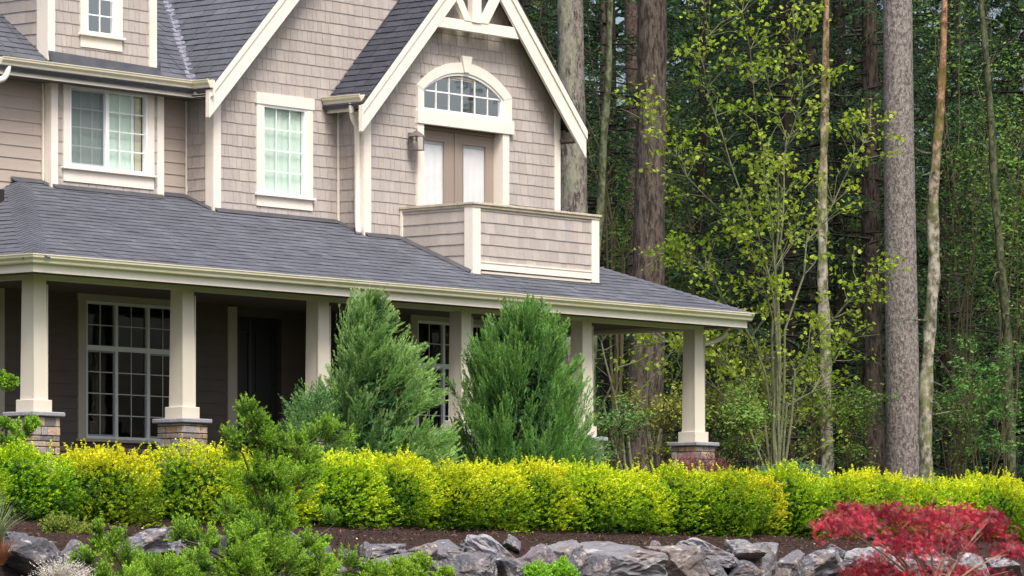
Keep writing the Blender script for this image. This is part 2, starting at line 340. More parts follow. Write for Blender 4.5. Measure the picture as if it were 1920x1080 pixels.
# --- lower walls (under the porch)
mlow = M['lap_low']
XE = fp(426, 700, 0)[0]; XE2 = fp(440, 700, 0)[0]
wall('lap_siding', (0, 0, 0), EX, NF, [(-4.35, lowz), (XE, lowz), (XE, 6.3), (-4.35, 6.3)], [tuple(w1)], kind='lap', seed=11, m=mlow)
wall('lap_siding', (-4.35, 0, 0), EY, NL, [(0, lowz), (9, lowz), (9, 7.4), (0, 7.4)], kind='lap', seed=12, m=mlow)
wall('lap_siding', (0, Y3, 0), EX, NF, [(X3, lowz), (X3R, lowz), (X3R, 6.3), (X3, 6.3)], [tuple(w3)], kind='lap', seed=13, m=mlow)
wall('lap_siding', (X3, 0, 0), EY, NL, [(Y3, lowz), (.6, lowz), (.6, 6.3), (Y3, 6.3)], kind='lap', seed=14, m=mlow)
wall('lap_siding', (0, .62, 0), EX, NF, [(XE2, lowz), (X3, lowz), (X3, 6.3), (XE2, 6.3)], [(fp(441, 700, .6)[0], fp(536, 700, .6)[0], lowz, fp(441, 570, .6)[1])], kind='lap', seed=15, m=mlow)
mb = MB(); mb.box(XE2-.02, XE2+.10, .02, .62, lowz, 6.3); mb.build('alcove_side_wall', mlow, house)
mb = MB(); mb.box(-8.9, 7.3, 8.9, 9.0, lowz, 12); mb.box(-9.0, -8.88, .6, 9, 7.0, 12); mb.box(-4.3, 7.3, .7, 8.9, 6.32, 6.4)
mb.build('rear_wall', M['lap'], house)
# --- corner boards
cb = MB()
def corner(mb, X, Y, z0, z1, wf, ws, side=-1, t=.022):
    # L-shaped board: front leg (facing -y) and side leg
    mb.box(X-t+.003, X+wf, Y-t-.004, Y+.010, z0, z1)
    mb.box(X-t, X+.0025, Y-t+.001, Y+ws, z0+.001, z1-.001); mb.cut()
corner(cb, 0, 0, roofz(-.1)-.14, 9.2, .135, .14); corner(cb, X3, Y3, roofz(Y3)-.16, g3z(X3)-.06, .14, .15)
cb.cut(); cb.box(X3R-.115, X3R+.022, Y3-.024, Y3+.01, roofz(Y3)-.1, g3z(X3R)-.06); cb.box(X3R, X3R+.024, Y3-.023, Y3+.12, roofz(Y3)-.1, g3z(X3R)-.06)
cb.cut(); corner(cb, XBL, YB, roofz(YB)-.12, 9.25, .11, .1); cb.cut(); cb.box(XBR-.115, XBR+.02, YB-.024, YB+.01, roofz(YB)-.12, 9.22)
cb.box(XBR, XBR+.022, YB-.023, YR, roofz(YB)-.12, 9.22)
cb.cut(); cb.box(-.04, -.018, YR-.04, YR-.018, roofz(YR)-.1, 9.4)           # inside corners
cb.cut(); cb.box(X3-.045, X3-.018, -.045, -.018, roofz(0)-.1, 9.2)
cb.cut(); cb.box(XBL-.05, XBL-.0, YR-.045, YR-.017, roofz(YR)-.1, 9.4)
cb.build('corner_board', M['trim'], house)
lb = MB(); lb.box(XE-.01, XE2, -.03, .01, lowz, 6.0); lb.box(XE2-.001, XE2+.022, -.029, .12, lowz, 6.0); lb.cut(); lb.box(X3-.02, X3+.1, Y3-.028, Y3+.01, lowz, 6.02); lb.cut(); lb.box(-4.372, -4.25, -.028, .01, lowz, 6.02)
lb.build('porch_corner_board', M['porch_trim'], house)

# --- windows
def sheet(mb, x0, x1, z0, z1, y): mb.add([(x0, y, z0), (x1, y, z0), (x1, y, z1), (x0, y, z1)], [(0, 1, 2, 3)])
def muntins(mb, x0, x1, z0, z1, nc, nr, y, w=.016, zs=None):
    for i in range(1, nc): x = x0+(x1-x0)*i/nc; mb.box(x-w/2, x+w/2, y, y+.006, z0, z1)
    for j in range(1, nr):
        z = z0+(z1-z0)*j/nr; mb.box(x0, x1, y-.001, y+.007, z-w/2, z+w/2)
def ring(mb, x0, x1, z0, z1, w, y0, y1, wb_=None):
    wb_ = wb_ or w
    mb.box(x0, x1, y0, y1, z1-w, z1); mb.box(x0, x1, y0, y1, z0, z0+wb_); mb.box(x0, x0+w, y0+.001, y1-.001, z0+wb_, z1-w); mb.box(x1-w, x1, y0+.001, y1-.001, z0+wb_, z1-w)
def casing(parent, R, Y, ws, head, hover, sill=.035, apron=.15, proj=.03, tm='trim', top=True):
    x0, x1, z0, z1 = R; mb = MB(); o = .004
    mb.box(x0-ws, x0+.003, Y-proj, Y+.01, z0, z1+(.0 if top else .1)); (None if top else mb.cut()); mb.box(x1-.003, x1+ws, Y-proj, Y+.01, z0, z1+(.0 if top else .1))
    if top: mb.box(x0-ws-hover, x1+ws+hover, Y-proj-.012, Y+.01, z1, z1+head)
    mb.build('window_casing', M[tm], parent)
    mb = MB()
    mb.box(x0-ws-.03, x1+ws+.03, Y-proj-.045, Y+.01, z0-sill, z0, bev=.006)
    if apron: mb.box(x0-ws+.005, x1+ws-.005, Y-proj+.004, Y+.01, z0-sill-apron, z0-sill)
    mb.build('window_sill', M[tm], parent)
# middle gable window
x0, x1, z0, z1 = w2; mb = MB(); ring(mb, x0, x1, z0, z1, .038, -.02, .06); wmid = mb.build('window', M['vinyl'], house)
wmid['label'] = 'tall twelve pane window with pale blinds in the middle gable'
casing(wmid, w2, 0, .135, .17, .02, apron=.15)
mb = MB(); muntins(mb, x0+.038, x1-.038, z0+.038, z1-.038, 3, 4, .012); mb.build('window_grille', M['grille'], wmid)
mb = MB(); sheet(mb, x0+.03, x1-.03, z0+.03, z1-.03, .022); mb.build('window_pane', M['glass'], wmid)
def slats(x0, x1, z0, z1, y, m, parent, name='window_blind'):
    mb = MB(); rg = random.Random(int(x0*100) % 97); n = int((x1-x0)/.09)+2       # softly folded blind cloth
    for i in range(n):
        a, b = x0+(x1-x0)*i/n, x0+(x1-x0)*(i+1)/n; ya, yb = y+(.006 if i % 2 else 0), y+(0 if i % 2 else .006); mb.add([(a, ya, z0), (b, yb, z0), (b, yb, z1), (a, ya, z1)], [(0, 1, 2, 3)])
    mb.build(name, m, parent, smooth=False)
slats(x0+.03, x1-.03, z0, z1, .075, M['blind'], wmid)
# bay window: slider
x0, x1, z0, z1 = wb; xm = fp(200, 240, YB)[0]; mb = MB(); ring(mb, x0, x1, z0, z1, .035, YB-.02, YB+.06, .04); mb.box(xm-.035, xm+.035, YB-.018, YB+.05, z0+.04, z1-.035)
wbay = mb.build('window', M['vinyl'], house); wbay['label'] = 'wide sliding window with pale blinds in the box bay'
casing(wbay, wb, YB, .125, .1, .0, apron=.17, top=False)
mb = MB(); ring(mb, x0+.035, xm-.035, z0+.04, z1-.035, .03, YB+.0, YB+.012); mb.build('sash', mat('shaded_sash', (.45, .47, .52), .5), wbay)
mb = MB(); muntins(mb, x0+.04, xm-.05, z0+.05, z1-.04, 3, 4, YB+.02); muntins(mb, xm+.035, x1-.035, z0+.04, z1-.035, 3, 4, YB+.02); mb.build('window_grille', M['grille'], wbay)
mb = MB(); sheet(mb, x0+.03, x1-.03, z0+.03, z1-.03, YB+.032); mb.build('window_pane', M['glass'], wbay)
def screenmat():
    m = bpy.data.materials.new('insect_screen'); m.use_nodes = True; n = m.node_tree.nodes; L = m.node_tree.links
    n['Principled BSDF'].inputs['Base Color'].default_value = (.12, .14, .16, 1); t = n.new('ShaderNodeBsdfTransparent'); s = n.new('ShaderNodeMixShader'); s.inputs[0].default_value = .5
    L.new(t.outputs[0], s.inputs[1]); L.new(n['Principled BSDF'].outputs[0], s.inputs[2]); L.new(s.outputs[0], n['Material Output'].inputs[0]); return m
SCR = screenmat()
mb = MB(); mb.add([(x0+.06, YB+.006, z0+.06), (xm-.06, YB+.006, z0+.06), (xm-.06, YB+.006, z1-.06), (x0+.06, YB+.006, z1-.06)], [(0, 1, 2, 3)]); mb.build('insect_screen', SCR, wbay)
slats(x0+.03, x1-.17, z0, z1, YB+.085, M['blind'], wbay)
mb = MB(); mb.box(x1-.16, x1-.03, YB+.09, YB+.095, z0, z1); mb.build('side_curtain', mat('beige_drape', (.55, .5, .38), .9), wbay)
# dormer
xdl, xdr = fp(89.5, 60, YD)[0], fp(290, 100, YD)[0]; dzt = 11.35
regd = [(xdl, mainz(YD)-.2), (xdr, mainz(YD)-.2), (xdr, dzt), ((xdl+xdr)/2, dzt+.95), (xdl, dzt)]
dm = wall('dormer_siding', (0, YD, 0), EX, NF, regd, [tuple(wd)], seed=21); dm['label'] = 'shingled face of the upper dormer'
sb = MB(); courses(sb, (xdl, 0, 0), EY, EZ, NL, [(YD, mainz(YD)-.2), (YD+2.6, mainz(YD+2.6)-.3), (YD+2.6, dzt), (YD, dzt)], h=.168, wmin=.08, wmax=.23, seed=22, t0=3.0, warm=.02); slab(sb, (xdl, 0, 0), EY, EZ, NL, [(YD, mainz(YD)-.2), (YD+2.6, mainz(YD+2.6)-.3), (YD+2.6, dzt), (YD, dzt)], [], .08)
sb.cut(); slab(sb, (xdr, 0, 0), EY, EZ, (1, 0, 0), [(YD, mainz(YD)-.2), (YD+2.6, mainz(YD+2.6)-.3), (YD+2.6, dzt), (YD, dzt)], [], .08)
sb.build('side_siding', M['shingle'], dm)
db = MB(); corner(db, xdl, YD, mainz(YD)-.02, dzt, .12, .2); db.cut(); db.box(xdr-.13, xdr+.02, YD-.026, YD+.012, mainz(YD)-.02, dzt); db.box(xdr, xdr+.022, YD-.025, YD+.1, mainz(YD)+.0, dzt); db.build('dormer_corner_board', M['trim'], dm)
fl = MB(); fl.add([(xdl-.02, YD-.12, mainz(YD-.12)+.02), (xdr+.06, YD-.12, mainz(YD-.12)+.02), (xdr+.06, YD-.03, mainz(YD)+.085), (xdl-.02, YD-.03, mainz(YD)+.13)], [(0, 1, 2, 3)])
fl.add([(xdr+.03, YD-.06, mainz(YD)-.02), (xdr+.07, YD-.06, mainz(YD)-.02), (xdr+.07, YD-.05, mainz(YD)+.16), (xdr+.03, YD-.05, mainz(YD)+.16)], [(0, 1, 2, 3)])
fl.build('base_flashing', M['flash'], dm)
rf = MB(); xc = (xdl+xdr)/2
for sgn in (-1, 1):
    U = Vector((sgn*((xdr-xdl)/2+.25), 0, -.95-.2)).normalized(); n_ = Vector((-U.z*1, 0, U.x*1)) if sgn > 0 else Vector((U.z, 0, -U.x))
    p = Vector((xc, YD-.3, dzt+1.06)); L_ = 1.9
    rf.add([p, p+U*L_, p+U*L_+Vector((0, 3.2, 0)), p+Vector((0, 3.2, 0)), p+n_*.05, p+U*L_+n_*.05, p+U*L_+n_*.05+Vector((0, 3.2, 0)), p+n_*.05+Vector((0, 3.2, 0))], [(0, 1, 2, 3), (4, 5, 6, 7), (0, 1, 5, 4), (1, 2, 6, 5)])
rf.build('dormer_roof', M['roof'], dm)
x0, x1, z0, z1 = wd; mb = MB(); ring(mb, x0, x1, z0, z1, .045, YD-.02, YD+.06); wdo = mb.build('window', M['vinyl'], house); wdo['label'] = 'small dormer window reflecting conifers'
casing(wdo, wd, YD, .12, .15, .02, apron=.16)
mb = MB(); muntins(mb, x0+.045, x1-.045, z0+.045, z1-.045, 2, 4, YD+.012, .02); mb.build('window_grille', M['grille'], wdo)
mb = MB(); sheet(mb, x0+.03, x1-.03, z0+.03, z1-.03, YD+.022); mb.build('window_pane', M['glass_arch'], wdo)

# porch windows
def big_window(R, Y, cols, zt, label, glass='glass_low'):
    x0, x1, z0, z1 = R; mb = MB(); ring(mb, x0, x1, z0, z1, .04, Y-.02, Y+.06)
    xs = [x0+.0]+cols+[x1]
    for c in cols: mb.box(c-.026, c+.026, Y-.018, Y+.05, z0+.04, z1-.04)
    mb.box(x0+.04, x1-.04, Y-.022, Y+.045, zt-.035, zt+.035)
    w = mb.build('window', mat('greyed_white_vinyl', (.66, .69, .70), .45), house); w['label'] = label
    g = MB(); s = MB()
    for i in range(len(xs)-1):
        a = xs[i]+(.04 if i == 0 else .026); b = xs[i+1]-(.04 if i == len(xs)-2 else .026)
        muntins(g, a, b, zt+.035, z1-.04, 2, 2, Y+.012, .014); muntins(g, a, b, z0+.04, zt-.035, 2, 4, Y+.012, .014)
        if i != 1:
            ring(s, a, b, z0+.041, zt-.036, .025, Y-.004, Y+.01); s.cut()
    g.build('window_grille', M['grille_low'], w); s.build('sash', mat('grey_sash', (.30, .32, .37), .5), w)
    mb = MB(); sheet(mb, x0+.03, x1-.03, z0+.03, z1-.03, Y+.022); mb.build('window_pane', M[glass], w)
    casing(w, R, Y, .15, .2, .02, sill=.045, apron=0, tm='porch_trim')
    return w
big_window(w1, 0, [fp(217.5, 700, 0)[0], fp(277, 700, 0)[0]], fp(161, 651, 0)[1], 'large porch window of three units left of the entry')
big_window(w3, Y3, [fp(831, 700, Y3)[0], fp(881, 700, Y3)[0]], fp(831, 687, Y3)[1], 'porch window of three units behind the junipers')
# entry door in the alcove
ex0, ex1 = fp(441, 700, .6)[0], fp(524, 700, .6)[0]; et = fp(441, 592, .6)[1]; e2 = fp(537, 700, .6)[0]; eh = fp(441, 570, .6)[1]
mb = MB(); mb.box(ex0-.02, ex1, .66, .72, lowz, et)
for a, b in ((ex0+.08, ex0+.36), (ex0+.5, ex1-.1)):
    for c, d in ((3.7, 4.4), (4.55, et-.2)): ring(mb, a, b, c, d, .03, .645, .66)
door = mb.build('entry_door', M['doordark'], house)
mb = MB(); mb.box(ex1, e2, .56, .70, lowz, et); mb.box(ex0-.05, e2+.02, .55, .70, et, eh); mb.build('door_casing', M['lap_low'], door)
mb = MB(); mb.box(fp(471, 700, .62)[0], fp(472, 700, .62)[0], .636, .66, 3.5, et-.02); mb.build('astragal', mat('dull_metal_strip', (.16, .17, .18), .4), door)

# --- arch window over the french doors
def arc_pts(x0, x1, zs, zt, n=28):
    h = zt-zs; c = (x1-x0)/2; r = (c*c+h*h)/(2*h); zc = zt-r; xc = (x0+x1)/2; a0 = math.acos(min(1, c/r)) if True else 0
    return [(xc-r*math.cos(a0+(math.pi-2*a0)*i/n), zc+r*math.sin(a0+(math.pi-2*a0)*i/n)) for i in range(n+1)]
def arch_band(mb, A, B, y0, y1):
    n = len(A)
    for i in range(n-1):
        q = [A[i], A[i+1], B[i+1], B[i]]; vs = [(p[0], y0, p[1]) for p in q]+[(p[0], y1, p[1]) for p in q]
        mb.add(vs, [(3, 2, 1, 0), (4, 5, 6, 7), (0, 1, 5, 4), (2, 3, 7, 6)])
so_ = fp(779.4, 160, Y3)[1]; ox0, ox1 = arch_x0, arch_x1; itop = fp(866, 141-3.5, Y3)[1]
vx0, vx1 = fp(788.5, 150, Y3)[0], fp(940.5, 150, Y3)[0]; gx0, gx1 = fp(792, 168, Y3)[0], fp(937, 168, Y3)[0]
sp_i = fp(788.5, 168, Y3)[1]; gb = fp(792, 201.4, Y3)[1]; vb = arch_band_t
Ao = arc_pts(ox0, ox1, so_, arch_top); Ai = arc_pts(vx0, vx1, sp_i, itop); Ag = arc_pts(gx0, gx1, sp_i, itop-.045)
mb = MB(); arch_band(mb, Ai, Ag, Y3-.035, Y3+.05); mb.box(vx0, gx0, Y3-.035, Y3+.05, vb, sp_i); mb.box(gx1, vx1, Y3-.035, Y3+.05, vb, sp_i); mb.box(gx0, gx1, Y3-.034, Y3+.05, vb, gb)
warch = mb.build('window', M['vinyl'], house); warch['label'] = 'arched window with grilles and a keystone over the french doors'
mb = MB(); arch_band(mb, Ao, Ai, Y3-.055, Y3+.05); mb.box(ox0, vx0, Y3-.05, Y3+.05, vb, so_); mb.box(vx1, ox1, Y3-.05, Y3+.05, vb, so_); mb.box(vx0-.002, vx0+.012, Y3-.05, Y3+.0, sp_i-.01, so_); mb.box(vx1-.012, vx1+.002, Y3-.05, Y3, sp_i-.01, so_)
mb.build('arch_casing', M['trim'], warch)
kx = (ox0+ox1)/2-.0; kt = arch_top+.10
mb = MB(); mb.prism([(kx-.125, kt), (kx+.125, kt), (kx+.055, itop+.01), (kx-.055, itop+.01)], Y3-.085, Y3-.02, 'y'); mb.build('keystone', M['trim'], warch)
pp = [(gx0, gb)]+Ag+[(gx1, gb)]; mb = MB(); mb.add([(p[0], Y3+.0, p[1]) for p in pp], [tuple(range(len(pp)))[::-1]]); mb.build('window_pane', M['glass_arch'], warch)
g = MB(); g.box(gx0, gx1, Y3-.012, Y3-.004, sp_i-.01, sp_i+.012)
for i in range(1, 6):
    x = gx0+(gx1-gx0)*i/6; zt = min(Ag, key=lambda p: abs(p[0]-x))[1]; g.box(x-.01, x+.01, Y3-.013, Y3-.005, gb, zt)
g.build('window_grille', M['grille'], warch)
mb = MB(); hx0, hx1 = fp(777.8, 215, Y3)[0], fp(958, 215, Y3)[0]; mb.box(hx0, hx1, Y3-.075, Y3+.02, arch_zb, arch_band_t, bev=.004); mb.build('head_band', M['trim'], warch)
# --- french doors
YDR = Y3+.14; mb = MB(); dx0, dx1, dz0, dz1 = dr[0], dr[1], 6.9, dr[3]
fz = fp(791, 240, Y3)[1]
mb.box(fp(778.6, 300, Y3)[0], fp(790.5, 300, Y3)[0], Y3-.05, Y3+.15, 6.9, arch_zb); mb.box(fp(943, 300, Y3-.05)[0], fp(955, 300, Y3-.05)[0], Y3-.05, Y3+.15, 6.9, arch_zb)
mb.box(dx0-.02, dx1+.05, Y3+.0, Y3+.15, dr[3], arch_zb+.06)
fd = mb.build('french_door', M['trim'], house); fd['label'] = 'pair of taupe french doors with white blinds opening on the balcony'
cx0 = fp(851, 300, YDR)[0]; cx1 = fp(856, 300, YDR)[0]; L0, L1 = fp(778, 300, YDR)[0], fp(834, 300, YDR)[0]; R0, R1 = fp(866.7, 300, YDR)[0], fp(911, 300, YDR)[0]; RE = fp(926, 300, YDR)[0]
lt = fp(792, 257.5, YDR)[1]; rt = fp(866.7, 268.5, YDR)[1]; dt = min(lt, rt)
mb = MB()
mb.box(dx0-.05, L0-.0, YDR, YDR+.05, 6.9, arch_zb); mb.box(L1, cx0, YDR, YDR+.05, 6.9, dt+.14); mb.box(cx1, R0, YDR, YDR+.05, 6.9, dt+.14); mb.box(R1, RE+.05, YDR, YDR+.05, 6.9, dt+.14)
mb.box(L0, L1, YDR, YDR+.05, dt, dt+.14); mb.box(R0, R1, YDR, YDR+.05, dt, dt+.14); mb.box(dx0, dx1+.03, YDR-.03, YDR+.04, dt+.145, arch_zb+.05); mb.box(cx0+.004, cx1-.004, YDR-.02, YDR+.04, 6.9, dt+.14)
for a, b in ((L0, L1), (R0, R1)): ring(mb, a, b, 6.95, dt, .018, YDR-.012, YDR+.02)
mb.build('door_leaf', M['door'], fd)
mb = MB()
for a, b in ((L0, L1), (R0, R1)): sheet(mb, a+.01, b-.01, 6.95, dt-.01, YDR+.012); mb.cut()
mb.build('door_glass', M['glass_door'], fd)
slats(L0, L1, 6.95, dt-.07, YDR+.03, M['blind_white'], fd, 'door_blind'); slats(R0, R1, 6.95, dt-.07, YDR+.03, M['blind_white'], fd, 'door_blind')
mb = MB()
for a, b in ((L0, L1), (R0, R1)): mb.box(a, b, YDR+.02, YDR+.04, dt-.07, dt)
mb.build('blind_headrail', mat('grey_headrail', (.45, .46, .47), .6), fd)

# --- wall lantern: hangs on the wall as a fixed part of the house
lx, lz = fp(769.5, 257, Y3-.03); mb = MB(); mb.box(lx-.045, lx+.045, Y3-.06, Y3-.015, lz-.08, lz+.07, bev=.01)
mb.tube([(lx, Y3-.05, lz+.02), (lx, Y3-.10, lz+.065), (lx, Y3-.155, lz+.04)], .011, 8)
lan = mb.build('wall_lantern', M['bronze'], house); yc = Y3-.155; w = .075
mb = MB(); bz = lz-.20; tz = lz+.0
mb.add([(lx-w-.025, yc-w-.025, tz), (lx+w+.025, yc-w-.025, tz), (lx+w+.025, yc+w+.025, tz), (lx-w-.025, yc+w+.025, tz), (lx-.02, yc-.02, tz+.085), (lx+.02, yc-.02, tz+.085), (lx+.02, yc+.02, tz+.085), (lx-.02, yc+.02, tz+.085)], [(3, 2, 1, 0), (4, 5, 6, 7), (0, 1, 5, 4), (1, 2, 6, 5), (2, 3, 7, 6), (3, 0, 4, 7)])
mb.tube([(lx, yc, tz+.08), (lx, yc, tz+.105), (lx, yc, tz+.125)], [.016, .012, .004], 8)
for sx in (-1, 1):
    for sy in (-1, 1): mb.box(lx+sx*w-.006, lx+sx*w+.006, yc+sy*w-.006, yc+sy*w+.006, bz, tz)
mb.box(lx-w-.01, lx+w+.01, yc-w-.01, yc+w+.01, bz-.015, bz); mb.build('lantern_cage', M['bronze'], lan)
mb = MB(); mb.box(lx-w+.004, lx+w-.004, yc-w+.004, yc+w-.004, bz, tz-.002); mb.build('lantern_glass', M['lampglass'], lan)
mb = MB(); mb.tube([(lx, yc, bz), (lx, yc, bz+.05), (lx, yc, bz+.09), (lx, yc, bz+.13)], [.014, .014, .03, .005], 10); mb.build('bulb', M['bulb'], lan, smooth=True)

# --- roofs
def plane_roof(name, O, U, V, N, region, m, seed, h=.143, parent=house, thick=.012, th=.06, lam=.007, var=.2, wmin=.16, wmax=.34, deck=True, gap=.003):
    mb = MB(); courses(mb, O, U, V, N, region, (), h, wmin, wmax, thick, .002, seed, var, 0, gap, .002, lam, warm=.02); r = mb.build(name, m, parent)
    if deck: sb = MB(); slab(sb, O, U, V, N, region, [], th); sb.build('roof_deck', M['flash'], r)
    return r
# porch roof, front plane
a = math.atan(.415); V = Vector((0, math.cos(a), math.sin(a))); N = Vector((0, -math.sin(a), math.cos(a))); O = Vector((0, -2.80, roofz(-2.80)))
XL, XR = -6.36, 9.47; ln = lambda Y: (Y+2.80)/math.cos(a)
hipL = fp(33, 341, YR)[0]
pr_ = plane_roof('porch_roof', O, EX, V, N, [(XL, 0), (XR, 0), (XR-3.35, ln(YR)), (hipL, ln(YR))], M['roof'], 31, lam=.007, h=.165)
pr_['label'] = 'long low slate grey porch roof'
# left hip plane: contains eave (x = XL) and the hip line
hA = Vector((XL, -2.80, roofz(-2.80))); hB = Vector((hipL, YR, roofz(YR))); U = Vector((0, -1, 0)); e = hB-hA; Nl = e.cross(U).normalized()
if Nl.z < 0: Nl = -Nl
Vl = U.cross(Nl).normalized(); Vl = Vl if Vl.z > 0 else -Vl
pl = lambda p: ((p-hA).dot(U), (p-hA).dot(Vl)); B_ = pl(hB)
plane_roof('porch_side_roof', hA, U, Vl, Nl, [(0, 0), (B_[0], B_[1]), (-9, B_[1]), (-9, 0)], M['roof'], 32, lam=.006, h=.165)['label'] = 'left side slope of the porch roof past the hip'
hC = Vector((XR, -2.80, roofz(-2.80))); U = Vector((0, 1, 0)); Vr = Vector((-math.cos(a), 0, math.sin(a))); Nr = Vector((math.sin(a), 0, math.cos(a)))
plane_roof('porch_side_roof', hC, U, Vr, Nr, [(0, 0), (3.35, 3.35/math.cos(a)), (8, 3.35/math.cos(a)*.65), (8, 0)], M['roof'], 33, lam=.006)
def cap_row(name, A, B, m, w=.15, step=.13, parent=house, lift=.02, nrm=(0, 0, 1), seed=3, sag=.05, dl=None, dr_=None, thick=.012):
    A, B = Vector(A), Vector(B); d = B-A; n = int(d.length/step); d.normalize(); rg = random.Random(seed); mb = MB()
    for i in range(n+1):
        p = A+d*(i*step); q = p+d*(step+.03); c = 1+rg.uniform(-.1, .1); up = Vector(nrm)*lift; ee = rg.uniform(-.004, .004)
        vs = [p+dl*w+up*1.0, p+up*1.7, p+dr_*w+up*1.0, q+dl*w+up*.3, q+up*.9, q+dr_*w+up*.3]
        vs += [v-Vector(nrm)*thick*1.5 for v in vs[:3]]
        mb.add(vs, [(0, 1, 4, 3), (1, 2, 5, 4), (6, 7, 1, 0), (7, 8, 2, 1)], (c, c, c))
    return mb.build(name, m, parent)
def down_dirs(ed, n1, n2):        # in-plane directions away from the edge in both planes
    ed = Vector(ed).normalized(); r = []
    for n_ in (n1, n2):
        k = Vector(n_).cross(ed).normalized(); r.append(k)
    return r
d = (hB-hA).normalized(); k1 = Nl.cross(d).normalized(); k1 = k1 if k1.x < 0 else -k1; k2 = N.cross(d).normalized(); k2 = k2 if k2.x > 0 else -k2
cap_row('hip_cap', hA, hB, M['roof'], .2, .13, nrm=(Nl+N).normalized(), dl=k1, dr_=k2, lift=.018)
hD = Vector((XR-3.35, YR, roofz(YR))); d = (hD-hC).normalized(); k1 = N.cross(d).normalized(); k1 = k1 if k1.x < 0 else -k1; k2 = Nr.cross(d).normalized(); k2 = k2 if k2.y > 0 else -k2
cap_row('hip_cap', hC, hD, M['roof'], .15, .13, nrm=(Nr+N).normalized(), dl=k1, dr_=k2, lift=.018)
# main upper roof
am = math.atan(.76); Vm = Vector((0, math.cos(am), math.sin(am))); Nm = Vector((0, -math.sin(am), math.cos(am))); Om = Vector((0, 0, mainz(0)))
vx = lambda Y: (mainz(Y)-G2L[1])/G2S+G2L[0]; lm = lambda Y: Y/math.cos(am)
XML = fp(1, 112, 0)[0]
plane_roof('main_roof', Om, EX, Vm, Nm, [(XML, 0), (vx(0), 0), (vx(4.6), lm(4.6)), (XML, lm(4.6))], M['roof'], 41, thick=.014, gap=.012, wmin=.2, wmax=.36)['label'] = 'steep main roof above the box bay'
plane_roof('main_roof', Vector((0, 9.2, mainz(0))), (-1, 0, 0), (0, -math.cos(am), math.sin(am)), (0, math.sin(am), math.cos(am)), [(-7.7, 0), (9.2, 0), (9.2, lm(4.6)), (-7.7, lm(4.6))], M['roof'], 42, h=.5, wmin=2, wmax=3)
# middle gable roof, left slope
ag = math.atan(G2S); Ug = Vector((0, -1, 0)); Vg = Vector((math.cos(ag), 0, math.sin(ag))); Ng = Vector((-math.sin(ag), 0, math.cos(ag))); Og = Vector((G2L[0]-.02, 0, G2L[1]-.02*G2S)); lg = lambda X: (X-Og.x)/math.cos(ag)
plane_roof('gable_roof', Og, Ug, Vg, Ng, [(-G2Y+.02, 0), (-G2Y+.02, lg(G2X)), (-4.6, lg(G2X)), (-4.6, lg(vx(4.6))), (0, lg(vx(0))), (.05, 0)], M['roof'], 43, thick=.016, gap=.012, wmin=.2, wmax=.36)['label'] = 'left slope of the middle gable roof'
plane_roof('gable_roof', Vector((2*G2X-Og.x, 0, Og.z)), (0, 1, 0), (-math.cos(ag), 0, math.sin(ag)), (math.sin(ag), 0, math.cos(ag)), [(G2Y, 0), (G2Y, lg(G2X)), (4.6, lg(G2X)), (4.6, 0)], M['roof'], 44)
vA = Vector((vx(.0), 0, mainz(0))); vB = Vector((vx(4.0), 4.0, mainz(4.0))); d = (vB-vA).normalized(); k1 = Nm.cross(d).normalized(); k1 = k1 if k1.x < 0 else -k1; k2 = Ng.cross(d).normalized(); k2 = k2 if k2.y < 0 else -k2
cap_row('valley_strip', vA+d*.05, vB, M['valley'], .075, .15, nrm=(Nm+Ng).normalized(), dl=k1, dr_=k2, lift=.016, seed=9)
# right gable roof
a3 = math.atan(m3l); O3 = Vector((g3l0[0], 0, g3l0[1])); V3 = Vector((math.cos(a3), 0, math.sin(a3))); N3 = Vector((-math.sin(a3), 0, math.cos(a3))); l3 = (ax3-g3l0[0])/math.cos(a3)
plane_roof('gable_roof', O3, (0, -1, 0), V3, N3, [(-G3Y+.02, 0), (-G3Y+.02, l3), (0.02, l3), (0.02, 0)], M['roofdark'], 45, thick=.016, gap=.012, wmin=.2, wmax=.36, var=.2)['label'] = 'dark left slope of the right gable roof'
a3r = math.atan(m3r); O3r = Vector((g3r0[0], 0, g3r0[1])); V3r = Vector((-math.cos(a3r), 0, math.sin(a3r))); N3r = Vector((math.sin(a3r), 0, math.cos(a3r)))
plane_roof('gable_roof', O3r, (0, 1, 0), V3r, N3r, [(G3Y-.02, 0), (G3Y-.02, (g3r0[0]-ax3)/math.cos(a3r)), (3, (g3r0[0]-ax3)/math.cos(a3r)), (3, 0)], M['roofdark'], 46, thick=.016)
# rake boards
def rake(poly_outer, poly_shadow, Y, name='rake_board', side=0, label=None):
    mb = MB(); mb.prism(poly_outer, Y+.0, Y+.045, 'y'); r = mb.build(name, M['trim'], house)
    mb = MB(); mb.prism(poly_shadow, Y-.022, Y+.02, 'y'); mb.build('shadow_board', M['trim'], r)
    if label: r['label'] = label
    return r
def line_rake(P0, m, sgn, x_end, drop, sh, Y, label):
    # P0 = top outer tip; board runs up the slope to x_end; drop = vertical depth; sh = vertical depth of the shadow board
    x0, z0 = P0; x1 = x_end; z1 = z0+m*abs(x1-x0)
    rake([(x0, z0-.025), (x1, z1-.025), (x1, z1-drop), (x0, z0-drop)], [(x0-sgn*.006, z0-.02), (x1, z1-.02), (x1, z1-sh), (x0-sgn*.006, z0-sh)], Y, label=label)
d2 = (G2L[1]-fp(393, 222, G2Y)[1]); line_rake((G2L[0]-.01, G2L[1]), G2S, 1, G2X, d2, .14, G2Y, 'left rake board of the middle gable')
d3 = g3l0[1]-fp(679, 248.5, G3Y)[1]; line_rake(g3l0, m3l, 1, ax3, d3, .15, G3Y, 'left rake board of the right gable')
d3r = g3r0[1]-fp(1098, 297, G3Y)[1]; line_rake(g3r0, m3r, -1, ax3, d3r, .155, G3Y, 'right rake board of the right gable')
